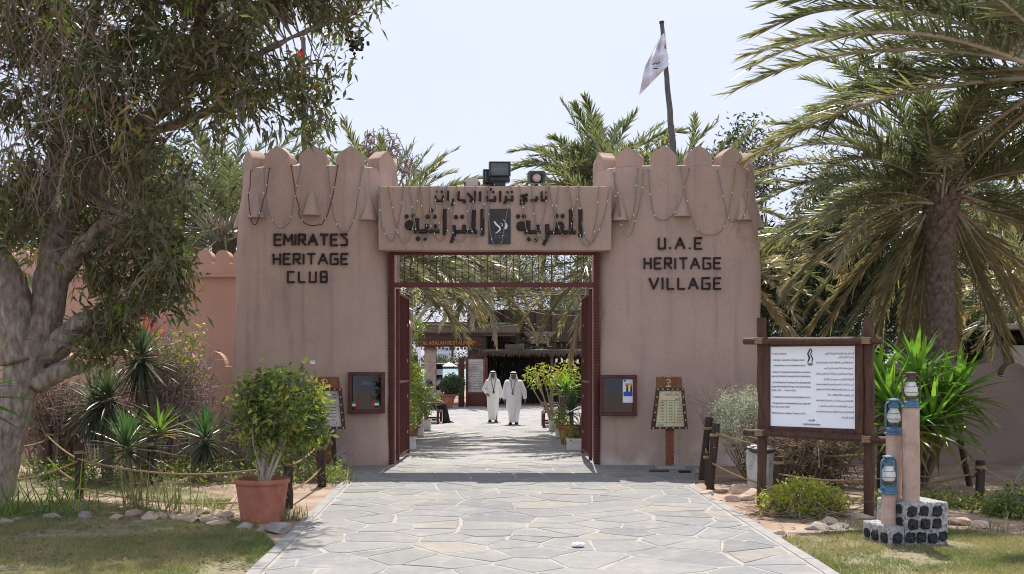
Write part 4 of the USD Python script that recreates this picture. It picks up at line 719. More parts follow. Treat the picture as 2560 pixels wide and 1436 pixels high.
def column(name, label, x, y, z0, z1, r):
    n = 26; zs = np.linspace(z0 - .02, z1, n); v = []; a = np.linspace(0, 2 * np.pi, 22, endpoint=False); q = L2(x, y)
    for z in zs: v += [(q[0] + r * math.cos(t) * (1.03 - .05 * (z - z0) / (z1 - z0 + .01)), q[1] + r * math.sin(t) * (1.03 - .05 * (z - z0) / (z1 - z0 + .01)), z) for t in a]
    v = np.array(v); dv = (meshkit.fbm(v * 9, 3, 4) - .5) * .018; v[:, :2] += (v[:, :2] - q[:2]) / r * dv[:, None]; i = np.arange(n - 1)[:, None] * 22; j = np.arange(22)[None]; k = (j + 1) % 22
    f = np.stack([i + j, i + k, i + 22 + k, i + 22 + j], -1).reshape(-1, 4); f = np.vstack([f[:, :3], f[:, [0, 2, 3]]]); b = len(v); v = np.vstack([v, [q[0], q[1], z1]]); e = (n - 1) * 22
    f = np.vstack([f, [[b, e + t, e + (t + 1) % 22] for t in range(22)]]); solo(name, (v, f), pinkcolumn, label, 'column', smooth=40); return np.array([q[0], q[1], z1])
c1 = column('plaster_column', 'short pink plaster column on the lower step of the plinth', -.15, .2, .19, .505, .074)
c3 = column('plaster_column', 'tallest pink plaster column on the plinth, in front', .075, .15, .42, 1.375, .083)
c2 = column('plaster_column', 'middle pink plaster column half hidden behind the tallest one', .03, .37, .2, 1.09, .075)
def lantern(label, b, m, rusty, rz, s=1.0):
    t = thing('hurricane_lantern', label, 'lantern', tuple(b)); D = lambda pr, n=26: (lathe(np.array(pr) * s, n, b)[0], lathe(np.array(pr) * s, n, b)[1])
    base = part(t, 'fuel_tank', D([(.001, 0), (.085, 0), (.092, .008), (.088, .018), (.07, .022), (.072, .05), (.062, .064), (.04, .072), (.036, .085), (.001, .086)]), bluepaint, 35)
    part(base, 'burner', D([(.042, .086), (.05, .092), (.05, .108), (.034, .116), (.001, .118)]), rustmetal, 35)
    part(t, 'glass_globe', D([(.040, .112), (.056, .135), (.062, .165), (.056, .2), (.042, .235), (.036, .255)]), milkglass, True)
    part(t, 'chimney', D([(.04, .252), (.05, .26), (.05, .278), (.038, .284), (.036, .315), (.052, .322), (.054, .336), (.03, .345), (.001, .348)]), m if not rusty else rustmetal, 35)
    cs, sn = math.cos(rz), math.sin(rz)
    for sg in (-1, 1):
        pr = [(.03, .31), (.075, .305), (.094, .28), (.094, .2), (.094, .1), (.085, .05), (.06, .03)]
        part(t, 'side_tube', tube([b + s * np.array([sg * x * cs, sg * x * sn, z]) for x, z in pr], .0095 * s, 8), rustmetal if rusty else m, True)
    g = MB()
    for zz, rr_ in ((.15, .066), (.205, .062)): aa = np.linspace(0, 2 * np.pi, 17); g.add(*tube(np.array([b + s * np.array([rr_ * math.cos(q), rr_ * math.sin(q), zz]) for q in aa]), .0022, 4))
    for q in (0, math.pi / 2): g.add(*tube(np.array([b + s * np.array([.07 * math.cos(q + rz) * k, .07 * math.sin(q + rz) * k, .13 + .1 * abs(k)]) for k in np.linspace(-1, 1, 9)]), .0022, 4))
    part(t, 'wire_guard', g, rustmetal); part(t, 'bail_handle', tube([b + s * np.array([sg * .1 * cs, sg * .1 * sn, z]) for sg, z in ((-1, .26), (-1, .2))] + [b + s * np.array([-.1 * cs, -.1 * sn - .0, .14])], .0025, 4), rustmetal)
lantern('small blue hurricane lantern on the short column', c1, bluepaint, False, .5, 1.13); lantern('rusty hurricane lantern with blue base on top of the tallest column', c3, rustmetal, True, .2, 1.05); lantern('blue hurricane lantern half hidden behind the tallest column', c2, bluepaint, False, .3, 1.08)

# ---------------------------------------------------------------- bin, posts and ropes
g = G(1909, 1232); g[1] += .2; t = thing('rubbish_bin', 'dirty white round rubbish bin lined with a black bag', 'rubbish bin', tuple(g))
part(t, 'drum', lathe([(.001, 0), (.175, 0), (.178, .02), (.2, .55), (.212, .56), (.212, .6), (.19, .6), (.18, .1), (.001, .09)], 28, g), binconc, 35)
m = trimesh.creation.icosphere(4); v = np.array(m.vertices) * [.225, .225, .1]; v[:, 2] = np.where(v[:, 2] < 0, v[:, 2] * .9, v[:, 2] * .6); v += nrm(v) * ((meshkit.fbm(v * 9, 4, 8)[:, None] - .5) * .14); part(t, 'bin_bag', (v + g + [0, 0, .6], m.faces), bagblack, True)
posts = {}
def post(key, top, base, w, label, grp=None, m=postwood, dz=0.0):
    b = G(*base); k = b[1] / F; tp = np.array([(top[0] - CX) * k, b[1] + dz, gz(top[1], b[1])]); r = w / 2 * k; n = 8
    pts = np.array([b + [0, 0, -.12] + (tp - b - [0, 0, -.12]) * i / n + R.normal(0, r * .05, 3) for i in range(n + 1)]); t = thing('rope_post', label, 'post', tuple(b), 'dark timber posts of the rope fence')
    part(t, 'shaft', tube(pts, r * (1 + R.normal(0, .04, n + 1)), 12), m, 40); posts[key] = (b, tp, r)
    q = b + (tp - b) * .8; dd = nrm(tp - b); part(t, 'rope_binding', tube(np.array([q + dd * .02 * s / 6 + 1.12 * r * np.array([math.cos(s), math.sin(s), 0]) for s in np.linspace(0, 12, 25)]), .011, 5), rope)
for k, tp, bs, w, lab in (('L1', (125, 1064), (119, 1200), 14, 'thin dark rope post behind the fence just right of the tree trunk'), ('L2', (200, 1108), (198, 1246), 22, 'thick dark rope post nearest right of the tree trunk'), ('L3', (377, 1090), (374, 1212), 14, 'thin dark rope post between the two low sword-leaf plants'),
        ('L4', (722, 1137), (721, 1272), 22, 'thick dark rope post just right of the terracotta pot'), ('L5', (802, 1080), (805, 1218), 20, 'dark rope post at the path edge left of the left tower'), ('L6', (828, 1055), (834, 1172), 18, 'dark rope post closest to the foot of the left tower'), ('L7', (814, 1068), (818, 1165), 11, 'thin dark post hidden behind the one at the left tower'),
        ('R1', (1773, 1044), (1752, 1200), 18, 'tall leaning dark post at the right tower foot'), ('R2', (1790, 1059), (1773, 1224), 20, 'dark post right of the leaning one at the path edge'), ('R0', (1768, 1131), (1769, 1212), 15, 'short stub of a post between the two leaning ones'), ('R3', (1945, 1143), (1943, 1234), 22, 'short thick post just right of the rubbish bin'),
        ('R4', (2203, 1086), (2201, 1232), 18, 'dark post just right of the notice board frame'), ('R5', (2400, 1099), (2428, 1216), 15, 'dark post leaning left in front of the low wall'), ('R6', (2422, 1048), (2441, 1152), 12, 'thin leaning post beside the low wall on the right'), ('R7', (2451, 1152), (2449, 1254), 22, 'thick dark post nearest the camera on the far right')):
    post(k, tp, bs, w, lab)
def pt(k, f_): b, tp, r = posts[k]; return b + (tp - b) * f_ + [0, -r, 0]
def rope_line(label, p, q, sag, r=.0125):
    p, q = np.array(p), np.array(q); n = 22; pts = []
    for i in range(n + 1): s = i / n; x = p + (q - p) * s; x = x - [0, 0, 4 * sag * s * (1 - s)]; x[2] = max(x[2], .02); pts.append(x)
    pts = np.array(pts); a, fr = tube(pts, r, 8); t = thing('fence_rope', label, 'rope', tuple(p), 'ropes of the fence'); part(t, 'strand', (a, fr), rope, True)
    L = np.linalg.norm(q - p); ph = np.linspace(0, L / .05 * 2 * np.pi, 24 * 6); d_ = np.linspace(0, 1, len(ph)); base = np.stack([np.interp(d_, np.linspace(0, 1, n + 1), pts[:, i]) for i in range(3)], 1); t_ = nrm(q - p); u_ = nrm(np.cross(t_, [0, 0, 1])); w_ = np.cross(u_, t_)
    part(t, 'twist', tube(base + r * .75 * (np.cos(ph)[:, None] * u_ + np.sin(ph)[:, None] * w_), r * .5, 4), rope)
rope_line('upper rope from the tree trunk to the thin post beside it', P(20, 1115, 14.6), pt('L1', .75), .05); rope_line('upper rope between the two posts right of the tree trunk', pt('L1', .8), pt('L2', .72), .03); rope_line('lower rope between the two posts right of the tree trunk', pt('L1', .42), pt('L2', .3), .04); rope_line('sagging rope left of the thick post, towards the tree', P(40, 1200, 13.3), pt('L2', .68), .04)
rope_line('long upper rope sagging past the terracotta pot', pt('L2', .72), pt('L4', .82), .16); rope_line('long lower rope close to the grass on the left', pt('L2', .2), pt('L4', .22), .14); rope_line('rope behind, from the thin middle post towards the left tower', pt('L3', .72), pt('L7', .5), .2)
rope_line('upper rope from the pot post to the path edge post', pt('L4', .8), pt('L5', .82), .06); rope_line('lower rope from the pot post to the path edge post', pt('L4', .35), pt('L5', .35), .06); rope_line('short thick rope loop at the foot of the left tower', pt('L5', .72), pt('L6', .8), .12, .02); rope_line('low short rope at the foot of the left tower', pt('L5', .25), pt('L6', .2), .05, .018)
rope_line('upper rope from the right tower posts past the bin', pt('R2', .86), pt('R3', .9) + [.2, .5, .1], .02); rope_line('lower rope from the right tower posts to behind the bin', pt('R2', .4), pt('R3', .15) + [-.2, .1, .05], .03); rope_line('short rope between the leaning pair of posts', pt('R1', .5), pt('R2', .65), .15, .015)
rope_line('rope from the short thick post passing in front of the notice board', pt('R3', .55), pt('R4', .25), .06); rope_line('upper rope behind the notice board', pt('R3', .9) + [.25, .9, .12], pt('R4', .72), .1); rope_line('rope from the notice board post sagging behind the lantern columns', pt('R4', .72), pt('R5', .6), .32); rope_line('lower rope from the notice board post to the far right post', pt('R4', .25), pt('R7', .8), .12)
rope_line('rope between the two posts in front of the low wall', pt('R5', .5), pt('R6', .75), .02); rope_line('lower rope from the leaning post running to the right', pt('R5', .2), pt('R7', .85), .03); rope_line('rope leaving the frame from the far right post', pt('R7', .85), P(2640, 1260, 13.2), .05)

# ---------------------------------------------------------------- terracotta pots
def round_pot(name, label, c0, rt, rb, h, cat='flower pot', group=None):
    t = thing(name, label, cat, tuple(c0), group); k = h
    part(t, 'pot_wall', lathe([(.001, 0), (rb, 0), (rb + .004, .01), (rt * .94, k * .86), (rt * .955, k * .87), (rt, k * .89), (rt * 1.02, k * .93), (rt * 1.01, k * .985), (rt * .97, k), (rt * .9, k * .985), (rt * .86, k * .8), (.001, k * .78)], 40, c0), terracotta, 35)
    part(t, 'soil', lathe([(rt * .865, k * .81), (.001, k * .83)], 24, c0), soilmat); return t
pot_c = G(642, 1311) + [0, .24, 0]; round_pot('terracotta_pot', 'large terracotta pot holding a bush at the path edge', pot_c, .315, .235, .5)
sp = G(778, 1168); round_pot('terracotta_pot', 'red terracotta pot behind the fence posts by the left tower', sp, .24, .17, .34)
# ---------------------------------------------------------------- leaf, twig and frond builders
def twigs(paths, r0, r1, sides=3):
    mb = MB()
    for p in paths: p = np.asarray(p); mb.add(*tube(p, np.linspace(r0, r1, len(p)), sides, False))
    return mb
def clump_leaves(centres, n, spread, L, W, rng, down=0.35, droop=.25, outward=None, tbase=.5, tvar=.35, fold=.12):
    cs = np.repeat(np.asarray(centres), n, 0); k = len(cs)
    d = rng.normal(size=(k, 3)); d[:, 2] -= down
    if outward is not None: d += np.repeat(outward, n, 0)
    d = nrm(d); b = cs + rng.normal(size=(k, 3)) * spread; tb = np.repeat(np.clip(tbase + rng.normal(size=len(centres)) * tvar * .6, 0, 1), n)
    t = np.clip(tb + rng.normal(size=k) * tvar * .4, 0, 1); return leaf_mesh(b, d, rng.uniform(L * .65, L * 1.2, k), rng.uniform(W * .7, W * 1.2, k), fold, droop, t, rng=rng)
def frond(az, e0, L, droop, rng, n=60, ll=.42, lw=.03, tint=.4, base=(0, 0, 0), lat=0.0, thin=1.0):
    m = 16; t = np.linspace(0, 1, m); e = e0 - droop * t ** 1.35; a = az + lat * t ** 2
    T = np.stack([np.cos(e) * np.cos(a), np.cos(e) * np.sin(a), np.sin(e)], 1); p = np.array(base) + np.vstack([[0, 0, 0], np.cumsum((T[1:] + T[:-1]) / 2 * L / (m - 1), 0)])
    s = np.concatenate([np.linspace(.16, .985, n)] * 2) + rng.normal(0, .003, 2 * n); sg = np.repeat([-1.0, 1.0], n); s = np.clip(s, .1, 1)
    I = lambda q: np.stack([np.interp(s, t, q[:, i]) for i in range(3)], 1)
    b, Tt = I(p), nrm(I(T)); S_ = nrm(np.cross(Tt, [0, 0, 1.0]) + 1e-6); N = np.cross(S_, Tt)
    tight = .5 if e0 < -.3 else 1.0; ang = np.radians((60 - 38 * s) * tight + rng.normal(0, 8, 2 * n)); v = np.radians(rng.normal(24, 19, 2 * n))
    d = nrm(Tt * np.cos(ang)[:, None] + (S_ * (sg * np.cos(v))[:, None] + N * np.sin(v)[:, None]) * np.sin(ang)[:, None])
    l = ll * (rng.random(2 * n) > .06) * np.where(rng.random(2 * n) < .08, .5, 1) * np.clip(np.sin(np.pi * (.12 + .8 * s)) ** .55, .15, 1) * rng.uniform(.85, 1.12, 2 * n); W = lw * rng.uniform(.8, 1.15, 2 * n)
    w = nrm(np.cross(d, N * .8 + rng.normal(0, .35, (2 * n, 3)))); g = np.array([0, 0, -1.0]); dr = rng.uniform(.02, .17, 2 * n)[:, None] * l[:, None] * (1.0 if e0 > .2 else 1.5)
    mid = b + d * (l * .5)[:, None] + g * dr * .22; tip = b + d * l[:, None] + g * dr
    V = np.stack([b - w * W[:, None] * .3, b + w * W[:, None] * .3, mid + w * W[:, None] * .5, mid - w * W[:, None] * .5, tip], 1).reshape(-1, 3)
    k = np.arange(2 * n)[:, None] * 5; Fc = np.concatenate([k + [0, 1, 2], k + [0, 2, 3], k + [3, 2, 4]], 0)
    tt = np.clip(tint + rng.normal(0, .09, 2 * n) + .12 * (s > .85), 0, 1)
    return (V, Fc, np.repeat(tt, 5)), tube(p, np.linspace(.03, .006, m) * L / 3.6 * thin, 5)
def palm(label, top, ground_z, rt, spec, seed, L=3.6, n=60, ll=.42, lw=.03, scales=False, rachis=palestem, only=None, cat='palm tree', grp=None, skip=None):
    """spec: list of (count, elevation range, droop range, tint range) from the youngest fronds to the oldest."""
    rng = np.random.default_rng(seed); top = np.asarray(top, float); base = np.array([top[0], top[1], ground_z]); t = thing('palm_tree', label, cat, tuple(base), grp); H_ = top[2] - ground_z
    prof = [(rt * 1.25, -.1), (rt * 1.15, .2), (rt, .8)] + [(rt * (1 + .05 * (q % 2)), .8 + (H_ - .8) * q / 14) for q in range(1, 14)] + [(rt * 1.35, H_ - .15), (rt * .8, H_ + .1), (.001, H_ + .2)]
    if H_ > 1: tr = part(t, 'trunk', lathe(prof, 18, base), palmbark, True)
    if scales:
        ga = 2.39996; N = scales
        for i in range(N):
            z = .25 + (H_ - .3) * i / N; a = i * ga; up = max(0, (z - H_ + 1.0)); r = rt * (1.0 + .3 * up); ln = .2 + .15 * up
            o = np.array([math.cos(a), math.sin(a), 0]); s_ = np.array([-o[1], o[0], 0]); wq = .125 * rng.uniform(.85, 1.15); cpt = base + [0, 0, z] + o * r * .93
            pts = [cpt - s_ * wq, cpt + s_ * wq, cpt + s_ * wq * .75 + [0, 0, ln], cpt - s_ * wq * .75 + [0, 0, ln], cpt + o * .075 * (1 + up) + s_ * wq * .4 + [0, 0, ln * rng.uniform(.9, 1.1)], cpt + o * .075 * (1 + up) - s_ * wq * .4 + [0, 0, ln * .95], cpt + o * .03 + [0, 0, 0]]
            h = m3.Manifold.hull_points(np.array(pts)).to_mesh(); part(tr, 'leaf_base', (h.vert_properties[:, :3], h.tri_verts), palmbark)
    k = 0
    for cnt, er, dr, tr_ in spec:
        for i in range(cnt):
            a = k * 2.39996 + rng.normal(0, .15); k += 1
            if only and not only(a % (2 * np.pi)): continue
            e0 = math.radians(rng.uniform(*er))
            if skip and skip(a % (2 * np.pi), e0): continue
            (V, Fc, tt), rc = frond(a, e0, L * rng.uniform(.85, 1.1), math.radians(rng.uniform(*dr)), rng, n, ll, lw, rng.uniform(*tr_), top + [0, 0, rng.uniform(-.15, .2)] + np.array([math.cos(a), math.sin(a), 0]) * rt * .7, rng.normal(0, .25))
            fp = part(t, 'frond', (V, Fc), frondmat, tint=tt); part(fp, 'midrib', rc, rachis, True)
    return t
OUT = lambda lo, hi: (lambda a: lo <= a <= hi)

# ---------------------------------------------------------------- the big tree on the left
rng = np.random.default_rng(21)
DT = 13.7; tb = G(22, 1238); tb[1] = DT
tree = thing('broadleaf_tree', 'big spreading broad-leaved tree with grey mottled trunk at the left edge', 'tree', (tb[0], DT, 0))
def limb(px, ws, nm, dy=0.0, sides=14):
    pts = np.array([P(x, y, DT + d) for x, y, d in px]); rr_ = np.array(ws) / 2 * DT / F
    s = np.linspace(0, 1, len(pts)); q = np.linspace(0, 1, len(pts) * 6); from scipy.interpolate import CubicSpline
    pp = CubicSpline(s, pts)(q); rq = np.interp(q, s, rr_); v, f = tube(pp, rq, sides); v = v + nrm(v - pp[np.clip(np.arange(len(v)) // sides, 0, len(pp) - 1)]) * ((meshkit.fbm(v * 5, 4, 3)[:, None] - .5) * .09)
    return part(tree, nm, (v, f), bark, True), pp
trunk, _ = limb([(-22, 1268, 0), (-12, 1190, 0), (10, 1100, 0), (44, 980, 0), (80, 880, .05), (92, 840, .05)], [130, 104, 94, 92, 112, 100], 'trunk')
B = []
for px, ws in (([(85, 870, .05), (120, 760, .1), (135, 660, .2), (150, 580, .3), (205, 480, .4), (330, 340, .5), (425, 240, .4), (478, 130, .3), (520, -40, .2)], [95, 86, 78, 60, 52, 46, 38, 30, 22]),
               ([(60, 900, 0), (40, 800, -.1), (20, 700, -.2), (-30, 620, -.3), (-90, 500, -.4), (-120, 300, -.4)], [110, 90, 80, 70, 58, 40]),
               ([(95, 900, .1), (160, 850, .0), (210, 808, -.1), (245, 800, -.15)], [70, 66, 60, 46]), ([(90, 960, .0), (150, 930, -.1), (200, 918, -.2)], [60, 48, 36]),
               ([(150, 690, .2), (190, 640, .0), (225, 600, -.2), (262, 565, -.3), (340, 540, -.4)], [60, 52, 46, 36, 20]),
               ([(135, 660, .2), (118, 560, .6), (130, 420, .9), (180, 240, 1.1), (230, 60, 1.2), (260, -120, 1.2)], [50, 44, 40, 34, 28, 20]),
               ([(330, 340, .5), (380, 330, .8), (470, 300, 1.0), (600, 250, 1.1), (730, 220, 1.1), (800, 230, 1.1)], [34, 28, 24, 18, 12, 6]), ([(440, 215, .4), (520, 190, .1), (640, 140, -.1), (760, 80, -.2), (880, 40, -.2)], [26, 22, 18, 12, 5]),
               ([(205, 480, .4), (280, 520, -.3), (360, 560, -.6), (420, 620, -.8)], [30, 24, 16, 8])):
    nd, pp = limb(px, ws, 'branch', sides=10); B.append(pp)
allb = np.vstack(B[:2] + B[4:])
sil = Polygon([(-160, -260), (700, -260), (965, -60), (950, 30), (905, 75), (870, 60), (845, 120), (848, 215), (820, 270), (860, 292), (790, 340), (740, 350), (690, 330), (560, 345), (505, 330), (470, 400), (455, 470), (480, 560), (460, 690), (440, 760), (300, 770), (285, 720), (200, 700), (150, 640), (60, 650), (-160, 700)])
low = Polygon([(230, 600), (470, 560), (455, 770), (380, 780), (290, 860), (235, 910), (190, 880), (230, 780)])
cen = []
while len(cen) < 900:
    x, y = rng.uniform(-160, 965), rng.uniform(-260, 770); p = Point(x, y)
    if not sil.contains(p): continue
    dist = sil.exterior.distance(p)
    if rng.random() > min(1, .25 + dist / 120): continue
    if y > 0 and meshkit.noise([[x / 62, y / 62, 3.3]], 5)[0] < (.36 if x > 480 else .44): continue
    cen.append(P(x, y, DT + rng.uniform(-1.3, 1.5) * (.5 if x > 650 else 1)))
while len(cen) < 985:
    x, y = rng.uniform(190, 470), rng.uniform(560, 910)
    if low.contains(Point(x, y)): cen.append(P(x, y, DT + rng.uniform(-1.0, .6)))
for _ in range(190): cen.append(np.array([rng.uniform(-9.0, -2.2), DT + rng.uniform(-2.2, 2.4), rng.uniform(6.2, 9.2)]))
for _ in range(120): cen.append(np.array([rng.uniform(-12.0, -7.2), DT + rng.uniform(-2, 2), rng.uniform(2.6, 8)]))
cen = np.array(cen); tw = []
for q in cen:
    k = allb[np.argmin(np.linalg.norm(allb - q, axis=1))]; d = q - k; L = min(np.linalg.norm(d), 1.0); s0 = q - nrm(d) * L; tw.append([s0, s0 * .5 + q * .5 + rng.normal(0, .05, 3), q])
part(tree, 'twigs', twigs(tw, .011, .004), twigmat, kind='stuff')
near = np.array([np.linalg.norm(allb - q, axis=1).min() for q in cen])
V, Fc, t = clump_leaves(cen, 30, .115, .185, .047, rng, .55, .22, tbase=.4, tvar=.4); part(tree, 'crown', (V, Fc), mango, tint=t, kind='stuff')
hang = []
for _ in range(260):                                    # curtain of bare hanging twigs on the left
    x, y = rng.uniform(-60, 330), rng.uniform(-80, 420); p = P(x, y, DT - rng.uniform(.7, 1.6)); path_ = [p]; d = np.array([rng.normal(0, .4), rng.normal(0, .25), -1.0])
    for _ in range(9): d = nrm(d + rng.normal(0, .28, 3) + [0, 0, -.1]); p = p + d * rng.uniform(.06, .14); path_.append(p)
    hang.append(path_)
part(tree, 'bare_twigs', twigs(hang, .006, .003), twigmat, kind='stuff')
fr_ = MB()
for _ in range(60): q = P(rng.normal(893, 13), rng.normal(108, 12), DT + rng.normal(0, .06)); m = trimesh.creation.icosphere(1, .022); fr_.add(m.vertices + q, m.faces)
part(tree, 'berries', fr_, letterwood, kind='stuff')

# ---------------------------------------------------------------- palms
NEAR = [(10, (62, 82), (35, 60), (.15, .35)), (20, (38, 60), (50, 75), (.2, .42)), (24, (12, 36), (55, 80), (.3, .55)), (15, (-15, 12), (45, 70), (.36, .68)), (22, (-50, -18), (25, 40), (.5, .9)), (20, (-72, -40), (8, 22), (.45, .8))]
palm('large date palm with scaly trunk and hanging dry fronds on the right', P(2352, 500, 18.9), 0, .215, NEAR, 4, 3.7, 96, .54, .034, scales=260, skip=lambda a, e: (e < .3 and abs(a - 4.71) < .85) or (e < -.3 and abs(a - 4.71) < 1.25))
palm('nearer date palm beyond the right edge whose long fronds reach in', P(2680, 190, 15.2), 0, .27, [(10, (55, 80), (40, 60), (.1, .3)), (34, (28, 58), (40, 70), (.12, .42)), (34, (4, 28), (35, 55), (.2, .55)), (18, (-30, 2), (30, 45), (.5, .85))], 15, 5.15, 120, .66, .038, skip=lambda a, e: 3.9 < a < 5.9 or (e < .12 and 2.2 < a < 4.3))
FAR = [(9, (60, 85), (30, 55), (.15, .35)), (12, (35, 60), (45, 75), (.2, .4)), (13, (8, 35), (50, 80), (.3, .55)), (12, (-25, 8), (40, 65), (.5, .85)), (8, (-55, -25), (20, 40), (.7, 1))]
palm('date palm behind the lintel, right of its floodlights', P(1500, 490, 26.5), 0, .26, FAR[:4] + [(10, (20, 60), (60, 85), (.15, .4))], 31, 2.75, 66, .5, .044)
palm('date palm behind the lintel whose fronds hang into the left of the opening', P(955, 640, 26.0), 0, .26, FAR[:4] + [(10, (-5, 40), (50, 80), (.2, .55))], 12, 3.5, 60, .48, .042)
palm('date palm further back filling the top of the gate opening', P(1182, 690, 46.5), 0, .25, FAR, 17, 4.3, 60, .55, .06)
palm('date palm hidden behind the right tower with fronds across the gate opening', P(1575, 640, 24.5), 0, .26, FAR[:4] + [(10, (-5, 40), (50, 80), (.3, .65))], 37, 3.6, 66, .5, .042)
palm('grey-green low palm hidden behind the left tower reaching into the opening', P(925, 660, 23.5), 0, .26, FAR[:4], 38, 3.0, 60, .48, .04)
palm('grey-green date palm behind the left garden wall', P(560, 590, 24.5), 0, .27, [(12, (55, 85), (25, 50), (0, .22)), (14, (30, 60), (40, 70), (.02, .28)), (12, (-10, 30), (50, 75), (.1, .4)), (8, (-50, -10), (20, 40), (.4, .8))], 6, 3.5, 60, .5, .04)
palm('date palm peeping over the right tower beside the flagpole', P(1735, 560, 27), 0, .25, FAR, 19, 2.7, 56, .46, .042)
palm('low brown-fronded palm at the right edge behind the low wall', P(2600, 740, 21.5), 0, .25, [(10, (50, 80), (50, 80), (.3, .6)), (14, (10, 50), (60, 90), (.5, .85)), (10, (-30, 10), (40, 60), (.6, 1))], 9, 2.7, 56, .4, .035)
palm('palm with low dry fronds just right of the right tower', P(1830, 700, 22.5), 0, .25, [(6, (40, 80), (50, 80), (.3, .5)), (14, (5, 40), (55, 85), (.35, .75)), (12, (-35, 5), (30, 60), (.5, .95))], 14, 2.6, 56, .42, .036)
palm('young palm standing behind the trees on the far left', P(300, 640, 25), 0, .25, FAR, 23, 3.2, 50, .45, .042)

# ---------------------------------------------------------------- background trees
def dense_tree(label, c0, rx, ry, rz, n, seed, L=.16, W=.05, m=darktreemat, per=34, tb_=.4, tv=.4):
    rng = np.random.default_rng(seed); c0 = np.asarray(c0, float); t = thing('dense_tree', label, 'tree', (c0[0], c0[1], 0)); cs = []
    lob = [(c0 + rng.normal(0, .5, 3) * [rx, ry, rz], rng.uniform(.35, .65)) for _ in range(9)]
    while len(cs) < n:
        q, s = lob[rng.integers(9)]; d = nrm(rng.normal(size=3)); r = rng.uniform(.45, 1) ** .6; p = q + d * r * s * np.array([rx, ry, rz])
        if p[2] > .25: cs.append(p)
    cs = np.array(cs); tp = np.array([c0[0], c0[1], max(1.2, c0[2] - rz * .3)]); part(t, 'trunk', tube([[c0[0], c0[1], -.1], [c0[0] + .1, c0[1], tp[2] * .5], tp, c0 + [0, 0, rz * .4]], [.22, .18, .14, .04], 9), bark, True)
    part(t, 'limbs', twigs([[tp, (tp + q) / 2 + rng.normal(0, .2, 3), q] for q in cs[::7]], .04, .008), twigmat, kind='stuff')
    V, Fc, tt = clump_leaves(cs, per, .22 * (rx / 2) ** .5, L, W, rng, .1, .15, tbase=tb_, tvar=tv); part(t, 'crown', (V, Fc), m, tint=tt, kind='stuff'); return t
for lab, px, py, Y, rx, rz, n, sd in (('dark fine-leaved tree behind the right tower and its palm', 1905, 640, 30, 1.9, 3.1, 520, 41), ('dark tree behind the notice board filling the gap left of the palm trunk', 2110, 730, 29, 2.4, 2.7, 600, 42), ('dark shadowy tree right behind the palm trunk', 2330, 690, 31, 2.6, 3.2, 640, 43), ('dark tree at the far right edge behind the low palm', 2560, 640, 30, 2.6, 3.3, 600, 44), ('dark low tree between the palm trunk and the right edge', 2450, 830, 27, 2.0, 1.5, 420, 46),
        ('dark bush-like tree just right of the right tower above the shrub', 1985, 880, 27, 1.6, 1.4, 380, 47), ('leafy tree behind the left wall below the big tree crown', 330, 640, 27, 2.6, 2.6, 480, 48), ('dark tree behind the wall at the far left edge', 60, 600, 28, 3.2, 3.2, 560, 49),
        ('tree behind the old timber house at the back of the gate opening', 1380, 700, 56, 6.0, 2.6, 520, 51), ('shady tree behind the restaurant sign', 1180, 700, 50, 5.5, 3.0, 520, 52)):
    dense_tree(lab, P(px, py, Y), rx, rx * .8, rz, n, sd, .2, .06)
dense_tree('light green small-leaved tree left of the restaurant column', P(1008, 865, 38), .62, .6, .6, 130, 54, .16, .05, shrubmat, 30, .6, .3)
def bare_tree(label, px, py0, py1, Y, w, seed, n=150):
    rng = np.random.default_rng(seed); b = P(px, py1, Y); t = thing('bare_tree', label, 'tree', (b[0], Y, 0), 'bare trees behind the gate'); ps, fine = [], []
    top = gz(py0, Y)
    def grow(p, d, L, lvl):
        path_ = [p]
        for _ in range(5): d = nrm(d + rng.normal(0, .16, 3) + [0, 0, .05 if lvl < 3 else -.04]); p = p + d * L / 5; path_.append(p)
        (ps if lvl < 2 else fine).append(path_)
        if lvl < 5:
            for _ in range(3 if lvl < 3 else 2): q = path_[rng.integers(2, 6)]; grow(q, nrm(d + rng.normal(0, .55, 3)), L * rng.uniform(.55, .8), lvl + 1)
    z0 = gz(py1, Y); grow(np.array([b[0], Y, z0 - .6]), np.array([.05, 0, 1.0]), (top - z0) * .55, 0); grow(np.array([b[0] + .2, Y, z0 - .6]), np.array([.35, 0, 1.0]), (top - z0) * .5, 0); grow(np.array([b[0] - .2, Y, z0 - .6]), np.array([-.4, 0, 1.0]), (top - z0) * .5, 0)
    part(t, 'trunk', MB().add(*tube([(b[0], Y, -.1), (b[0] + .1, Y, z0 * .5), (b[0], Y, z0 - .3)], [.16, .13, .09], 8)).add(twigs(ps, .035, .016, 5).mesh()), twigmat); part(t, 'twigs', twigs(fine, .019, .009), twigmat, kind='stuff')
bare_tree('bare grey-twigged tree behind the left tower merlons', 868, 300, 470, 31, 1.4, 3); bare_tree('bare spreading tree between the left tower and the floodlights', 1015, 290, 480, 32, 1.6, 8); bare_tree('bare twiggy tree behind the leftmost merlons of the left tower', 650, 345, 480, 30, 1.4, 13); bare_tree('bare twiggy tree behind the rightmost merlons of the right tower', 1850, 300, 480, 29, 1.2, 21)

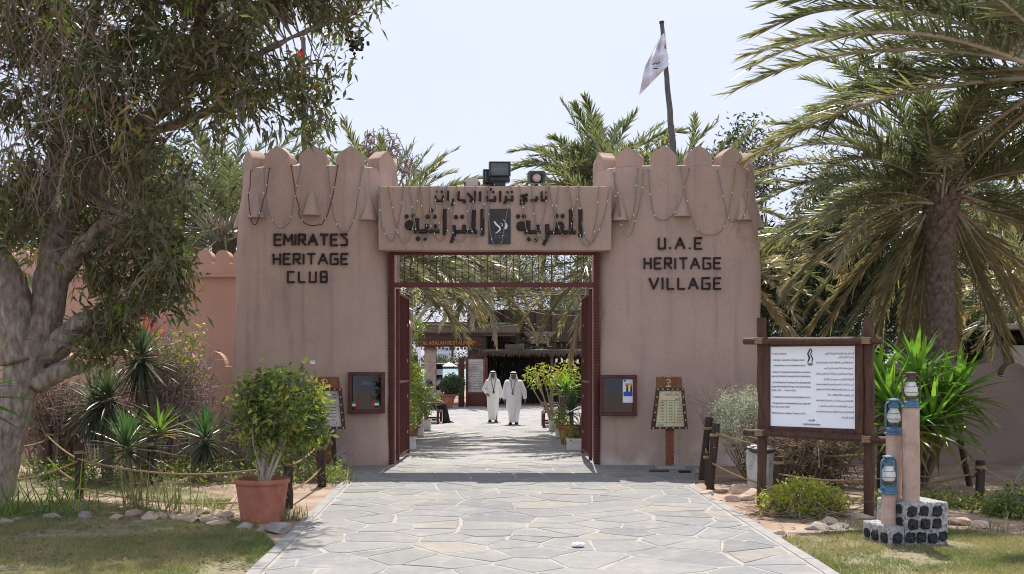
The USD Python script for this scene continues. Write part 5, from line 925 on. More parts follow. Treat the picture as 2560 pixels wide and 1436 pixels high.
# ---------------------------------------------------------------- rosettes
def sword(b, d, L, W, droop, rng, fold=.22, seg=5):
    d = nrm(d); s = nrm(np.cross(d, [0, 0, 1.0]) + 1e-6); u = np.cross(s, d); v = []; p = np.array(b, float); dd = d.copy()
    for i in range(seg + 1):
        q = i / seg; w = W * (.75 + .5 * q if q < .35 else .93 * (1 - ((q - .35) / .65) ** 1.6) + .02) / 2; v += [p - s * w + u * w * fold * 2, p, p + s * w + u * w * fold * 2]
        dd = nrm(dd + np.array([0, 0, -1.0]) * droop * (q + .2) * .6); p = p + dd * L / seg
    i = np.arange(seg)[:, None] * 3; f = np.concatenate([i + [0, 1, 4], i + [0, 4, 3], i + [1, 2, 5], i + [1, 5, 4]], 0); return np.array(v), f
def rosette(name, label, heads, n, L, W, seed, m=yuccamat, emin=-40, emax=85, droop=.06, t0=.15, t1=.95, group=None, stem=.05, base=None, cat='plant'):
    rng = np.random.default_rng(seed); heads = [np.asarray(h, float) for h in heads]; b0 = np.array([heads[0][0], heads[0][1], 0]) if base is None else np.asarray(base, float); t = thing(name, label, cat, tuple(b0), group)
    for h in heads:
        part(t, 'stem', tube([b0 - [0, 0, .1], (b0 + h) / 2 + rng.normal(0, .02, 3) * [1, 1, 0], h + [0, 0, .05]], [stem * 1.2, stem, stem], 8), palmbark, True)
        for i in range(n):
            q = (i + .5) / n; e = math.radians(emax - (emax - emin) * q ** .85 + rng.normal(0, 5)); a = i * 2.39996 + rng.normal(0, .12); d = np.array([math.cos(e) * math.cos(a), math.cos(e) * math.sin(a), math.sin(e)])
            v, f = sword(h + [0, 0, .12 * (1 - q)] + d * .04, d, L * rng.uniform(.75, 1.1) * (.8 + .3 * q if q < .6 else 1), W * rng.uniform(.8, 1.15), droop * (1 + 1.2 * q), rng)
            tt = np.clip(t1 - (t1 - t0) * q ** .7 + rng.normal(0, .08), 0, 1); tc = np.full(len(v), tt); part(t, 'leaf', (v, f), m, tint=tc)
    return t
rosette('yucca', 'tallest spiky sword-leaf plant left of the dry bush', [P(352, 905, 16.4)], 150, .84, .044, 1, emin=-75, t0=.12, t1=.72, stem=.07)
rosette('yucca', 'broad spiky plant with drooping leaves left of the tallest one', [P(272, 1010, 15.6), P(240, 1030, 15.9)], 105, .8, .047, 2, emin=-80, droop=.12, t0=.12, t1=.62, stem=.07)
rosette('yucca', 'low green spiky plant between two rope posts', [P(318, 1130, 14.9)], 90, .7, .042, 3, emin=-30, t0=.4, t1=1)
rosette('yucca', 'pale spiky rosette nearest the terracotta pot on the left', [P(515, 1110, 15.5)], 130, .64, .036, 4, emin=-70, t0=.2, t1=.95, droop=.05)
rosette('strap_plant', 'small orange-tipped strap-leaved plant between the spiky plants', [P(400, 1090, 15.6)], 34, .6, .05, 5, strapmat, -5, 70, .1, 0, .6)
pan = rosette('strap_plant', 'big glossy green strap-leaved plant behind the lantern columns', [P(2225, 1030, 13.6), P(2300, 985, 13.9), P(2365, 1040, 14.0), P(2260, 1085, 13.3), P(2330, 1075, 13.5), P(2195, 985, 14.2), P(2395, 1000, 14.3), P(2290, 945, 14.4)], 46, .85, .088, 6, strapmat, -35, 85, .13, .1, .9, stem=.045, base=G(2300, 1215))
rosette('strap_plant', 'broad-leaved plant poking in at the left edge in front of the trunk', [P(-95, 1010, 10.5)], 26, .85, .085, 7, strapmat, -25, 60, .1, .35, .8, base=G(-95, 1300) * [1, 0, 0] + [0, 10.5, 0])

# ---------------------------------------------------------------- shrubs
def shrub(name, label, c0, r, n, per, L, W, seed, m, tb_=.5, tv=.35, stems=None, stem_m=twigmat, base=None, down=0.0, shell=.55, cat='shrub', group=None, spread=.07, sw_=.006):
    rng = np.random.default_rng(seed); c0 = np.asarray(c0, float); r = np.asarray(r, float); b0 = np.array([c0[0], c0[1], 0]) if base is None else np.asarray(base, float); t = thing(name, label, cat, tuple(b0), group)
    d = nrm(rng.normal(size=(n, 3))); q = rng.uniform(shell ** 3, 1, n) ** (1 / 3); lump = .8 + .4 * meshkit.noise(d * 2.3 + seed, seed); cs = c0 + d * (q * lump)[:, None] * r; cs[:, 2] = np.maximum(cs[:, 2], b0[2] + .03)
    ps = [[b0 + rng.normal(0, .03, 3) * [1, 1, 0], b0 * .35 + k * .65 + rng.normal(0, .05, 3), k] for k in cs[:: max(1, n // (stems or 60))]]
    part(t, 'stems', twigs(ps, sw_ * 2, sw_ * .6, 4), stem_m, kind='stuff')
    V, Fc, tt = clump_leaves(cs, per, spread, L, W, rng, down, .12, nrm(cs - c0) * .9, tb_, tv); part(t, 'foliage', (V, Fc), m, tint=tt, kind='stuff'); return t
b0 = pot_c + [0, 0, .4]
pb = shrub('potted_bush', 'round leafy bush with pale stems growing in the large terracotta pot', P(702, 1030, 11.75), (.53, .48, .52), 290, 13, .1, .042, 5, shrubmat, .43, .5, 9, palestem, b0, .1, .35, spread=.06)
for dx in (-.03, .05, .09): part(pb, 'stem', tube([b0 + [dx * .5, 0, -.02], b0 + [dx * 1.5 + .06, .02, .35], P(702, 1040, 11.75) + [dx * 2, 0, .05]], [.022, .018, .01], 7), palestem, True)
shrub('potted_bush', 'young plant in the red pot by the left tower posts', sp + [0, 0, .55], (.3, .3, .28), 60, 10, .08, .04, 8, shrubmat, .5, .3, 20, palestem, sp + [0, 0, .25])
def brush(name, label, c0, r, n, seed, leafn, m=purpletwig, lm=brownmat, L=.06, W=.025, base=None, tb_=.5):
    rng = np.random.default_rng(seed); c0 = np.asarray(c0, float); r = np.asarray(r, float); b0 = np.array([c0[0], c0[1], 0]) if base is None else np.asarray(base, float); t = thing(name, label, 'shrub', tuple(b0)); ps, tips = [], []
    for _ in range(n):
        d = nrm(rng.normal(size=3)); tgt = c0 + d * r * rng.uniform(.3, 1.05); tgt[2] = max(tgt[2], .05); s = b0 + rng.normal(0, .25, 3) * [r[0], r[1], .1]; s[2] = abs(s[2]); k = 7; w = rng.normal(0, .09, (k, 3)).cumsum(0) * .6
        path_ = [s + (tgt - s) * i / (k - 1) + [0, 0, .25 * r[2] * math.sin(i / (k - 1) * np.pi)] + w[i] for i in range(k)]; ps.append(path_); tips += path_[3:]
        for _ in range(3): q = path_[rng.integers(3, k)]; e = nrm(rng.normal(size=3)); ps.append([q, q + e * .1 + rng.normal(0, .02, 3), q + e * .22 + rng.normal(0, .04, 3)]); tips.append(ps[-1][-1])
    part(t, 'twigs', twigs(ps, .0085, .005), m, kind='stuff'); tips = np.array(tips); cs = tips[rng.integers(0, len(tips), leafn)]
    V, Fc, tt = clump_leaves(cs, 3, .04, L, W, rng, .1, .1, tbase=tb_, tvar=.4); part(t, 'foliage', (V, Fc), lm, tint=tt, kind='stuff'); return t
bg = brush('bougainvillea_bush', 'big dry purple-brown twiggy bush before the pink wall', P(425, 960, 17.2), (.84, .75, 1.05), 600, 4, 900, tb_=.6)
rg = np.random.default_rng(2)
cs = np.array([P(rg.normal(360, 26), rg.normal(815, 14), 17.0) for _ in range(26)]); V, Fc, t = clump_leaves(cs, 6, .04, .06, .04, rg); part(bg, 'pink_blossom', (V, Fc), petal, tint=t, kind='stuff')
cs = np.array([P(rg.uniform(325, 520), rg.uniform(800, 960), 16.9) for _ in range(70)]); V, Fc, t = clump_leaves(cs, 7, .05, .08, .045, rg, tbase=.8); part(bg, 'green_leaves', (V, Fc), shrubmat, tint=t, kind='stuff')
brush('dry_bush', 'thin brown twiggy bush behind the tree trunk on the left', P(145, 1020, 16.6), (.75, .6, .75), 330, 6, 200, twigmat)
brush('dry_bush', 'dark purple twigs against the left tower foot', P(585, 1040, 17.6), (.25, .25, .4), 70, 7, 50)
shrub('silver_shrub', 'silver-grey fine-leaved shrub at the foot of the right tower', P(1868, 1055, 15.6), (.52, .5, .5), 380, 22, .04, .018, 11, silvermat, .55, .4, 60, spread=.05)
brush('dry_bush', 'wide brown dry bush behind the notice board', P(2010, 1120, 14.9), (.95, .6, .42), 430, 9, 1900, twigmat, brownmat, .05, .022, tb_=.45)
bt = thing('dry_twigs', 'bare pale twigs standing against the right tower above the silver shrub', 'twigs', tuple(G(1800, 1200))); rg = np.random.default_rng(5)
part(bt, 'twig', twigs([[P(1790 + rg.normal(0, 12), 1100, 16.2), P(1790 + rg.normal(0, 30), 1040, 16.2), P(1785 + rg.normal(0, 45), 985 + rg.normal(0, 25), 16.2)] for _ in range(46)], .006, .003), twigmat, kind='stuff')
sb = shrub('low_shrub', 'bright green low shrub with twiggy base below the notice board', P(2008, 1258, 12.1), (.48, .38, .24), 360, 12, .055, .03, 14, shrubmat, .9, .15, 70, twigmat, spread=.05, shell=.7)
brush_c = P(2005, 1285, 12.0); rg = np.random.default_rng(8)
part(sb, 'dry_twigs', twigs([[brush_c + [rg.normal(0, .2), rg.normal(0, .15), -.12], brush_c + rg.normal(0, .1, 3) + [rg.normal(0, .25), rg.normal(0, .2), 0], brush_c + [rg.normal(0, .36), rg.normal(-.12, .18), rg.normal(.0, .09)]] for _ in range(420)], .005, .003), twigmat, kind='stuff')
shrub('low_shrub', 'small green shrub behind the short lantern column', P(2215, 1262, 12.6), (.2, .2, .2), 90, 10, .05, .028, 15, shrubmat, .6, .3, 30, shell=.3)
shrub('low_shrub', 'round green shrub at the right edge of the lawn', P(2545, 1285, 11.9), (.36, .32, .26), 240, 12, .055, .03, 16, shrubmat, .5, .35, 50, shell=.5)
shrub('low_shrub', 'sparse yellow-green plants right of the stepped plinth', P(2440, 1280, 12.6), (.42, .2, .13), 120, 8, .05, .025, 17, shrubmat, .75, .3, 50, shell=.2)
shrub('low_shrub', 'yellowish low plant right behind the tall lantern column', P(2345, 1262, 12.9), (.22, .2, .16), 80, 8, .05, .025, 18, shrubmat, .7, .3, 30, shell=.2)
# reedy grass tufts along the fence
def tuft(label, px, py, n, L, seed, spreadx=.12, lean=.5, m=grassmat, W=.012, t0=.5):
    rng = np.random.default_rng(seed); b = G(px, py); t = thing('grass_tuft', label, 'grass tuft', tuple(b)); mb = MB()
    for _ in range(n):
        q = b + [rng.normal(0, spreadx), rng.normal(0, spreadx * .7), 0]; d = np.array([rng.normal(0, lean), rng.normal(0, lean), 1.0]); v, f = sword(q, d, L * rng.uniform(.5, 1.1), W, rng.uniform(.05, .35), rng, .1, 6); mb.add(v, f, np.clip(t0 + rng.normal(0, .25), 0, 1))
    part(t, 'blades', mb, m, kind='stuff')
tuft('reedy grass tuft standing in front of the long rope', 340, 1285, 60, .75, 1, .1, .35); tuft('arching reed tuft left of the terracotta pot', 420, 1290, 70, .85, 2, .16, .65, t0=.55); tuft('dark arching grass tuft at the foot of the nearest left post', 165, 1285, 70, .8, 3, .25, .8, strapmat, .016, .35); tuft('grass tuft at the foot of the big tree', 30, 1290, 60, .6, 4, .25, .7, strapmat, .018, .3)
tuft('yellow-green grass around the pot and the thick post', 715, 1300, 130, .22, 5, .14, .5); tuft('light grass clump at the path corner by the left tower', 830, 1205, 170, .36, 6, .16, .5, t0=.45); tuft('grass clump between the fence posts near the left tower', 765, 1200, 170, .4, 7, .25, .5, t0=.5); tuft('thin weeds among the stones left of the pot', 520, 1280, 60, .35, 8, .2, .6)
tuft('small weeds right of the plinth', 2470, 1330, 60, .2, 9, .25, .6); tuft('weeds between the stones under the notice board', 2120, 1318, 50, .16, 10, .15, .6)
# undergrowth in the left bed
rg = np.random.default_rng(77); cs = np.array([np.append(G(rg.uniform(60, 860), rg.uniform(1168, 1222))[:2], rg.uniform(.02, .3)) for _ in range(750)]); V, Fc, t = clump_leaves(cs, 9, .08, .075, .026, rg, -.3, .1, tbase=.4, tvar=.45)
solo('bed_undergrowth', (V, Fc), shrubmat, 'low mixed weeds and leaves under the spiky plants on the left', 'ground cover', kind='stuff', tint=t)
cs = np.array([np.append(G(rg.uniform(540, 640), rg.uniform(1120, 1175))[:2], rg.uniform(.1, .95)) for _ in range(160)]); V, Fc, t = clump_leaves(cs, 9, .08, .09, .032, rg, -.2, .1, tbase=.75, tvar=.4)
solo('yellow_green_shrub', (V, Fc), shrubmat, 'straggly yellow-green shrub between the pink wall and the potted bush', 'shrub', kind='stuff', tint=t)
# ---------------------------------------------------------------- lawn grass and fallen leaves
for pl, n, sd, far, lab in ((grounds[0], 76000, 1, 13.2, 'short patchy grass of the left lawn'), (grounds[1], 52000, 2, 12.2, 'short dry grass of the right lawn'), (grounds[2], 12000, 3, 16, 'strip of short grass between the stones and the spiky plants')):
    rg = np.random.default_rng(sd); x0, y0, x1, y1 = pl.bounds; y0 = max(y0, 8.2); k = n * 3; q = np.stack([rg.uniform(max(x0, -6.6), min(x1, 6.6), k), y0 + (min(y1, far) - y0) * rg.random(k)], 1)
    import shapely; q = q[shapely.contains_xy(pl, q[:, 0], q[:, 1])]; den = meshkit.fbm(np.column_stack([q * 1.6, np.zeros(len(q))]), 3, sd); q = q[den > rg.uniform(.3, .72, len(q))][:n]; k = len(q)
    b = np.column_stack([q, np.full(k, .002)]); h = rg.uniform(.015, .045, k); d = np.column_stack([rg.normal(0, .55, k), rg.normal(0, .55, k), np.ones(k)]); w = nrm(np.column_stack([rg.normal(size=k), rg.normal(size=k), np.zeros(k)])) * .005
    V = np.stack([b - w, b + w, b + d * h[:, None]], 1).reshape(-1, 3); Fc = np.arange(3 * k).reshape(-1, 3); tt = np.clip(-.35 + 1.6 * meshkit.fbm(np.column_stack([q * 1.3, np.ones(k)]), 4, 5) + rg.normal(0, .2, k), 0, 1)
    solo('lawn_grass', (V, Fc), grassmat, lab, 'grass', kind='stuff', tint=np.repeat(tt, 3))
rg = np.random.default_rng(31); k = 2200; pp = np.array([G(rg.uniform(-200, 620), rg.uniform(1225, 1430)) if rg.random() < .6 else G(rg.uniform(1850, 2700), rg.uniform(1190, 1430)) for _ in range(k)]); pp = pp[[not path_poly.contains(Point(*q[:2])) for q in pp]]; k = len(pp); d = np.column_stack([rg.normal(size=(k, 2)), rg.uniform(0, .25, k)])
V, Fc, t = leaf_mesh(pp + [0, 0, .015], d, rg.uniform(.04, .1, k), rg.uniform(.015, .035, k), .2, .05, rg.uniform(0, .6, k), np.tile([0, 0, 1.0], (k, 1))); solo('fallen_leaves', (V, Fc), brownmat, 'dry fallen leaves scattered over grass and soil', 'fallen leaves', kind='stuff', tint=t)

# ---------------------------------------------------------------- border stones
def rock(px, py, w, label, m=rockmat, flat_=.55, depth=.8):
    b = G(px, py); k = b[1] / F * w; mm = trimesh.creation.icosphere(3); v = np.array(mm.vertices); sd = int(px * 7 + py); n0 = np.random.default_rng(sd)
    for _ in range(7):
        a = nrm(n0.normal(size=3)); h = n0.uniform(.4, .75); dd = v @ a; v -= np.outer(np.clip(dd - h, 0, None), a)
    v *= 1 + .25 * (meshkit.fbm(v * 2.2 + sd, 3, 3)[:, None] - .5); k *= 1.15; v = v * [k * .55, k * .5 * depth, k * .5 * flat_]; v = v @ rot([0, 0, 1], n0.uniform(-.5, .5)).T
    solo('border_rock', (v + b + [0, 0, k * .5 * flat_ * .3], mm.faces), m, label, 'rock', 'stones edging the beds')
for i, (x, y, w, lab) in enumerate(((318, 1272, 30, 'tan stone standing up behind the left stone row'), (334, 1288, 44, 'pale stone in the left row below the reed tuft'), (374, 1298, 46, 'pinkish stone in the left row, fourth from the pot'), (412, 1294, 44, 'pale flat stone in the middle of the left row'), (455, 1299, 46, 'cream stone in the left row near the arching reeds'), (499, 1284, 44, 'pale stone set back in the left row'), (485, 1306, 52, 'broad stone at the front of the left row'), (519, 1308, 46, 'flat pale stone left of the pot'), (545, 1314, 50, 'broken flat stone in front-left of the pot'), (543, 1290, 34, 'small stone behind the flat ones left of the pot'), (572, 1292, 36, 'stone touching the left side of the pot'), (290, 1300, 36, 'small pinkish stone at the start of the left row'))):
    rock(x, y, w, lab)
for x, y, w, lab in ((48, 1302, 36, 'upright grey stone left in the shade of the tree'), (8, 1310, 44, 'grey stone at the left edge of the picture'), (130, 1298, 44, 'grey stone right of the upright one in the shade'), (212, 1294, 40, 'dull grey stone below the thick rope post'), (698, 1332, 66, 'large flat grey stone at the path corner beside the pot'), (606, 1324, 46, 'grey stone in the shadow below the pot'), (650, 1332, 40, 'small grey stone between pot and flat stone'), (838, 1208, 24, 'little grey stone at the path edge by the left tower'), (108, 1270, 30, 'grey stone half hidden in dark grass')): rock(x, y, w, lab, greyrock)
for x, y, w, lab in ((1771, 1238, 36, 'white stone at the path edge below the leaning posts'), (1800, 1232, 34, 'pale stone second from the leaning posts'), (1842, 1234, 60, 'large pale pink slab left of the bin'), (1880, 1238, 40, 'pinkish slab at the foot of the bin'), (1862, 1250, 44, 'flat pink stone in front of the bin slab'), (1830, 1254, 40, 'low pale stone between slab and path'), (1884, 1288, 34, 'grey-brown rounded stone at the path edge by the board post'), (2152, 1296, 56, 'biggest round pale boulder below the notice board'), (2125, 1292, 44, 'pale boulder just left of the biggest one'), (2066, 1308, 44, 'pale boulder under the middle of the notice board'), (2205, 1300, 46, 'pale stone right of the notice board post'), (1953, 1336, 34, 'small stone on the lawn edge near the path'), (2397, 1312, 52, 'flat pinkish slab right behind the plinth'), (2450, 1320, 42, 'low pale stone right of the plinth slab'), (2551, 1338, 40, 'pale stone at the right edge of the lawn'), (1790, 1252, 24, 'small white stone against the kerb')): rock(x, y, w, lab, rockmat, .5 if 'slab' not in lab else .6)
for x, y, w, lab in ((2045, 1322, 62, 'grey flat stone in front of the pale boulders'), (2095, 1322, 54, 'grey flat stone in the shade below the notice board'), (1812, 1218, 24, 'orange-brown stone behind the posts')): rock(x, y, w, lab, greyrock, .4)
# ---------------------------------------------------------------- garden walls
def arch_wall(name, label, cx, Y, zc, x0, x1, pitch, w, h, m, thick=.3, ledge=None, rounded=True, x_off=0.0, flat_h=0.0):
    t = thing(name, label, 'wall', ((x0 + x1) / 2, Y, 0)); part(t, 'wall_face', rough_box((x0, Y, -.1), (x1, Y + thick, zc), .35, .03, 7), m, 40)
    n0 = math.ceil((x0 - x_off) / pitch); xs = [x_off + k * pitch for k in range(n0, int((x1 - x_off) / pitch) + 1) if x0 + w / 2 < x_off + k * pitch < x1 - w / 2]; a = np.linspace(0, np.pi, 15)
    for x in xs:
        ww = w * R.uniform(.96, 1.04); poly = Polygon([(-ww / 2, -.04), (ww / 2, -.04)] + [(ww / 2 * math.cos(q), flat_h + (h - flat_h) * math.sin(q)) for q in a]); v, f = extrude(poly, thick - .03); part(t, 'merlon', (v + [x, Y + .015, zc], f), m)
    if ledge: part(t, 'ledge', box(((x0 + x1) / 2, Y - .02, ledge), (x1 - x0, .1, .07), .01), m)
Yw = 20.6; k = Yw / F
arch_wall('garden_wall', 'high pink garden wall with rounded battlements left of the gatehouse', 0, Yw, gz(657, Yw), gx(-420, Yw), gx(640, Yw), 45.5 * k, 36 * k, 32 * k, pinkwall, .35, gz(690, Yw), x_off=gx(510, Yw), flat_h=14 * k)
Yw = 18.9; k = Yw / F
arch_wall('low_wall', 'low pink wall with rounded tops beside the left tower foot', 0, Yw, gz(917, Yw), gx(-420, Yw), gx(588, Yw), 76 * k, 62 * k, 38 * k, pinkwall, .28, x_off=gx(532, Yw))
Yw = 18.5; k = Yw / F
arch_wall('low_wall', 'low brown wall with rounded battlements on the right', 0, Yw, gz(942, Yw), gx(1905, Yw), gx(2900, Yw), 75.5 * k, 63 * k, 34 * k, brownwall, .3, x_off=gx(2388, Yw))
hx = P(2545, 860, 24); t = thing('white_hut', 'pale hut with flat overhanging roof at the right edge behind the low wall', 'hut', (hx[0] + .6, 24, 0))
part(t, 'wall', box((hx[0] + .75, 24.8, 1.15), (1.9, 1.6, 2.3), .02), kerbmat); part(t, 'roof', box((hx[0] + .72, 24.75, gz(822, 24) + .05), (2.3, 2.0, .12), .02), kerbmat); part(t, 'window', box((hx[0] + .5, 23.985, 1.5), (.5, .03, .6), .005), darkwood)
sv = G(2530, 1215); t = thing('garden_stake', 'thin blue-grey metal stake leaning at the right edge', 'stake', tuple(sv)); part(t, 'rod', tube([sv, sv + [.28, .1, .36]], .014, 6), greymetal); part(t, 'foot', box(sv + [0, 0, .01], (.14, .09, .02), .004), rustmetal)
lt = G(1445, 1372); m = trimesh.creation.icosphere(3); v = np.array(m.vertices); v = (v + (meshkit.fbm(v * 4, 3, 2)[:, None] - .5) * .9 * v) * [.06, .05, .022]; solo('paper_litter', (v + lt + [0, 0, .04], m.faces), paper, 'crumpled white scrap of paper lying on the flagstones', 'litter')

# ---------------------------------------------------------------- courtyard: restaurant, hut, signs
Yr = 45.5
t = thing('restaurant_front', 'restaurant front with brown name board on a pink stone column', 'restaurant', tuple(P(1110, 1012, Yr) * [1, 1, 0]))
zt, zb = gz(842, Yr), gz(868, Yr); xa, xb = gx(1040, Yr), gx(1205, Yr)
sg = part(t, 'name_board', box(((xa + xb) / 2, Yr - .3, (zt + zb) / 2), (xb - xa, .12, zt - zb), .01), darkwood)
v, f, w = words('AL ASALAH RESTAURANT', .17); v = v * [(gx(1190, Yr) - gx(1058, Yr)) / w, 8, 1]; part(sg, 'lettering', (v + [gx(1058, Yr), Yr - .375, gz(863, Yr) + .0], f), orangeprint)
col_ = part(t, 'column', box(((gx(1062, Yr) + gx(1090, Yr)) / 2, Yr + .1, zb / 2), (gx(1090, Yr) - gx(1062, Yr), .5, zb), .02), pinkcolumn)
for z in np.arange(.5, zb, .42): part(col_, 'stone_course', box(((gx(1062, Yr) + gx(1090, Yr)) / 2, Yr - .155, z), (gx(1090, Yr) - gx(1062, Yr) + .02, .02, .36), .008), pinkcolumn)
part(t, 'beam', box((gx(1110, Yr), Yr + .4, zt + .12), (xb - xa + 3.5, 1.2, .2), .02), oldwood); part(t, 'roof', MB().add(*box((gx(1090, Yr), Yr + 1.9, zt + .5), (xb - xa + 4.5, 4.6, .25), .04, R3=rot([1, 0, 0], .1))), thatch)
part(t, 'side_wall', box((gx(1195, Yr), Yr + 2.0, 1.6), (gx(1215, Yr) - gx(1175, Yr), 4.0, 3.2), .02), oldwood)
for k in range(18): x = xa + (xb - xa) * (k + .5) / 18; part(t, 'fringe', box((x, Yr - .26, zb - .04 - .03 * (k % 3)), (.12, .02, .12), .004), thatch)
Yh = 45.3
t = thing('thatched_hut', 'dark palm-stem hut with thatched awning across the courtyard', 'hut', (gx(1350, Yh), Yh, 0)); x0, x1 = gx(1206, Yh), gx(1600, Yh); ze = gz(882, Yh)
part(t, 'back_wall', box(((x0 + x1) / 2, Yh + 2.2, ze / 2), (x1 - x0, .15, ze), .01), barasti)
for k in range(40): x = x0 + (x1 - x0) * (k + .5) / 40; part(t, 'wall_stem', tube([(x, Yh + 2.1, 0), (x + R.normal(0, .02), Yh + 2.1, ze)], .05, 6), barasti)
part(t, 'side_wall', box((x0 + .06, Yh + 1.1, ze / 2), (.12, 2.1, ze), .01), barasti)
rf = MB(); v, f = rough_box((x0 - .15, Yh - .3, ze), (x1 + .2, Yh + 2.4, ze + .14), .25, .16, 4); rf.add(v, f); part(t, 'thatch_roof', rf, thatch, 40)
v, f = rough_box((gx(1262, Yh), Yh + .3, ze + .15), (gx(1310, Yh), Yh + 2, ze + .42), .15, .2, 6); part(t, 'thatch_heap', (v, f), thatch, 40)
rg = np.random.default_rng(4); st = MB()
for _ in range(700): x = rg.uniform(x0 - .15, x1 + .2); st.add(*tube([(x, Yh - .3, ze + rg.uniform(0, .18)), (x + rg.normal(0, .05), Yh - .36, ze - rg.uniform(.02, .2))], .009, 3, False))
part(t, 'thatch_fringe', st, thatch, kind='stuff')
for px in (1212, 1378, 1470): part(t, 'post', tube([(gx(px, Yh), Yh - .1, 0), (gx(px, Yh) + .02, Yh - .1, ze + .05)], .07, 8), oldwood, True)
part(t, 'doorway', box((gx(1290, Yh), Yh + 2.0, 1.05), (1.6, .08, 2.1), .01), blackcloth)
Yo = 49.5
t = thing('old_wooden_house', 'old dark timber house front with arched window above the hut roof', 'house', (gx(1350, Yo), Yo, 0)); part(t, 'wall', box((gx(1360, Yo), Yo + .6, 2.3), (gx(1560, Yo) - gx(1195, Yo), 1.0, 4.6), .02), oldwood)
for px in (1215, 1265, 1316, 1345, 1385, 1440): part(t, 'timber_post', box((gx(px, Yo), Yo + .06, 2.3), (.22, .12, 4.6), .01), oldwood)
for px, wd in ((1300, .85), (1365, .8), (1415, .8), (1240, .8)):
    wf = part(t, 'window', box((gx(px, Yo), Yo + .07, gz(866, Yo)), (wd, .06, .6), .01), darkwood)
    for dx in (-.25, 0, .25): part(wf, 'window_bar', box((gx(px, Yo) + dx, Yo + .02, gz(866, Yo)), (.06, .05, .58), .005), oldwood)
part(t, 'rail', box((gx(1360, Yo), Yo + .0, gz(852, Yo)), (7.2, .16, .12), .01), oldwood)
a = np.linspace(0, np.pi, 13); cr = [(.75 * math.cos(q) * (1 + .12 * math.cos(6 * q)), .62 * math.sin(q) * (1 + .12 * math.cos(6 * q))) for q in a]; v, f = extrude(Polygon(cr).buffer(0), .12); v[:, 2] *= -1; part(t, 'scalloped_arch', (v + [gx(1348, Yo), Yo - .14, gz(830, Yo)], f[:, ::-1]), pinkcolumn)
Yi = 43.2; xi = gx(1192, Yi); t = thing('information_board', 'brown framed information board with faded print in the courtyard', 'information board', (xi, Yi, 0)); w, zt, zb = 46 / F * Yi, gz(897, Yi), gz(983, Yi)
for dx in (-w / 2 - .02, w / 2 + .02): part(t, 'post', box((xi + dx, Yi, zt / 2), (.1, .1, zt + .06), .01), redwood)
part(t, 'frame', box((xi, Yi + .01, (zt + zb) / 2), (w, .05, zt - zb), .01), orangewood); part(t, 'print', box((xi - .06, Yi - .02, (zt + zb) / 2), (w * .85, .012, (zt - zb) * .95), .003), fadedprint)
for k in range(12): part(t, 'print_line', box((xi - .06, Yi - .028, zt - .15 - k * .105), (w * .72, .004, .016)), thatch)
part(t, 'skirt_board', box((xi, Yi + .02, zb * .5), (w, .04, zb - .1), .01), redwood); part(t, 'side_board', box((xi - w / 2 - .28, Yi + .1, zt / 2), (.26, .06, zt + .1), .01), darkwood)
Yb = 45.0; t = thing('bunting', 'string of small white flags under the hut roof', 'bunting', (gx(1432, Yb), Yb, gz(900, Yb))); pts = [np.array([gx(p, Yb), Yb, gz(q, Yb)]) for p, q in ((1385, 890), (1410, 895), (1440, 897), (1475, 899))]; part(t, 'line', tube(pts, .012, 4), ink)
for k, px in enumerate((1391, 1405, 1417, 1431, 1444, 1459, 1470)): part(t, 'pennant', box((gx(px, Yb), Yb - .01, gz(900 + k * .6, Yb) - .03), (.09, .008, .17), R3=rot([0, 1, 0], .12 * (-1) ** k)), paper)
Yt = 41.5; t = thing('striped_tent', 'black and white striped tent side left of the restaurant column', 'tent', (gx(1030, Yt), Yt, 0))
for k in range(9):
    z1 = gz(868 + k * 17, Yt); v, f = rough_box((gx(960, Yt), Yt, gz(885 + k * 17, Yt)), (gx(1052, Yt), Yt + .1, z1), .3, .08, k); part(t, 'cloth_band', (v, f), paper if k % 2 == 0 or k == 1 else blackcloth)
for k in range(7): part(t, 'side_band', box((gx(1097, 45.6), 45.9, 1.75 - k * .24), (.32, .06, .235)), blackcloth if k % 2 == 0 else paper)
Ys = 40.2; xs = gx(1035, Ys); t = thing('stage_loudspeaker', 'black box loudspeaker on a stand in the courtyard', 'loudspeaker', (xs, Ys, 0)); part(t, 'cabinet', box((xs, Ys, gz(900, Ys)), (.30, .28, .4), .02), blackcloth); part(t, 'cone', (lathe([(.11, 0), (.08, .02), (.03, .03), (.001, .025)], 18)[0] @ rot([1, 0, 0], math.pi / 2).T + [xs, Ys - .14, gz(903, Ys)], lathe([(.11, 0), (.08, .02), (.03, .03), (.001, .025)], 18)[1]), darkmetal); part(t, 'stand', tube([(xs, Ys, 0), (xs, Ys, gz(908, Ys))], .025, 8), darkmetal)
for q in range(3): part(t, 'stand_leg', tube([(xs, Ys, .5), (xs + .35 * math.cos(q * 2.1), Ys + .35 * math.sin(q * 2.1), .02)], .014, 6), darkmetal)
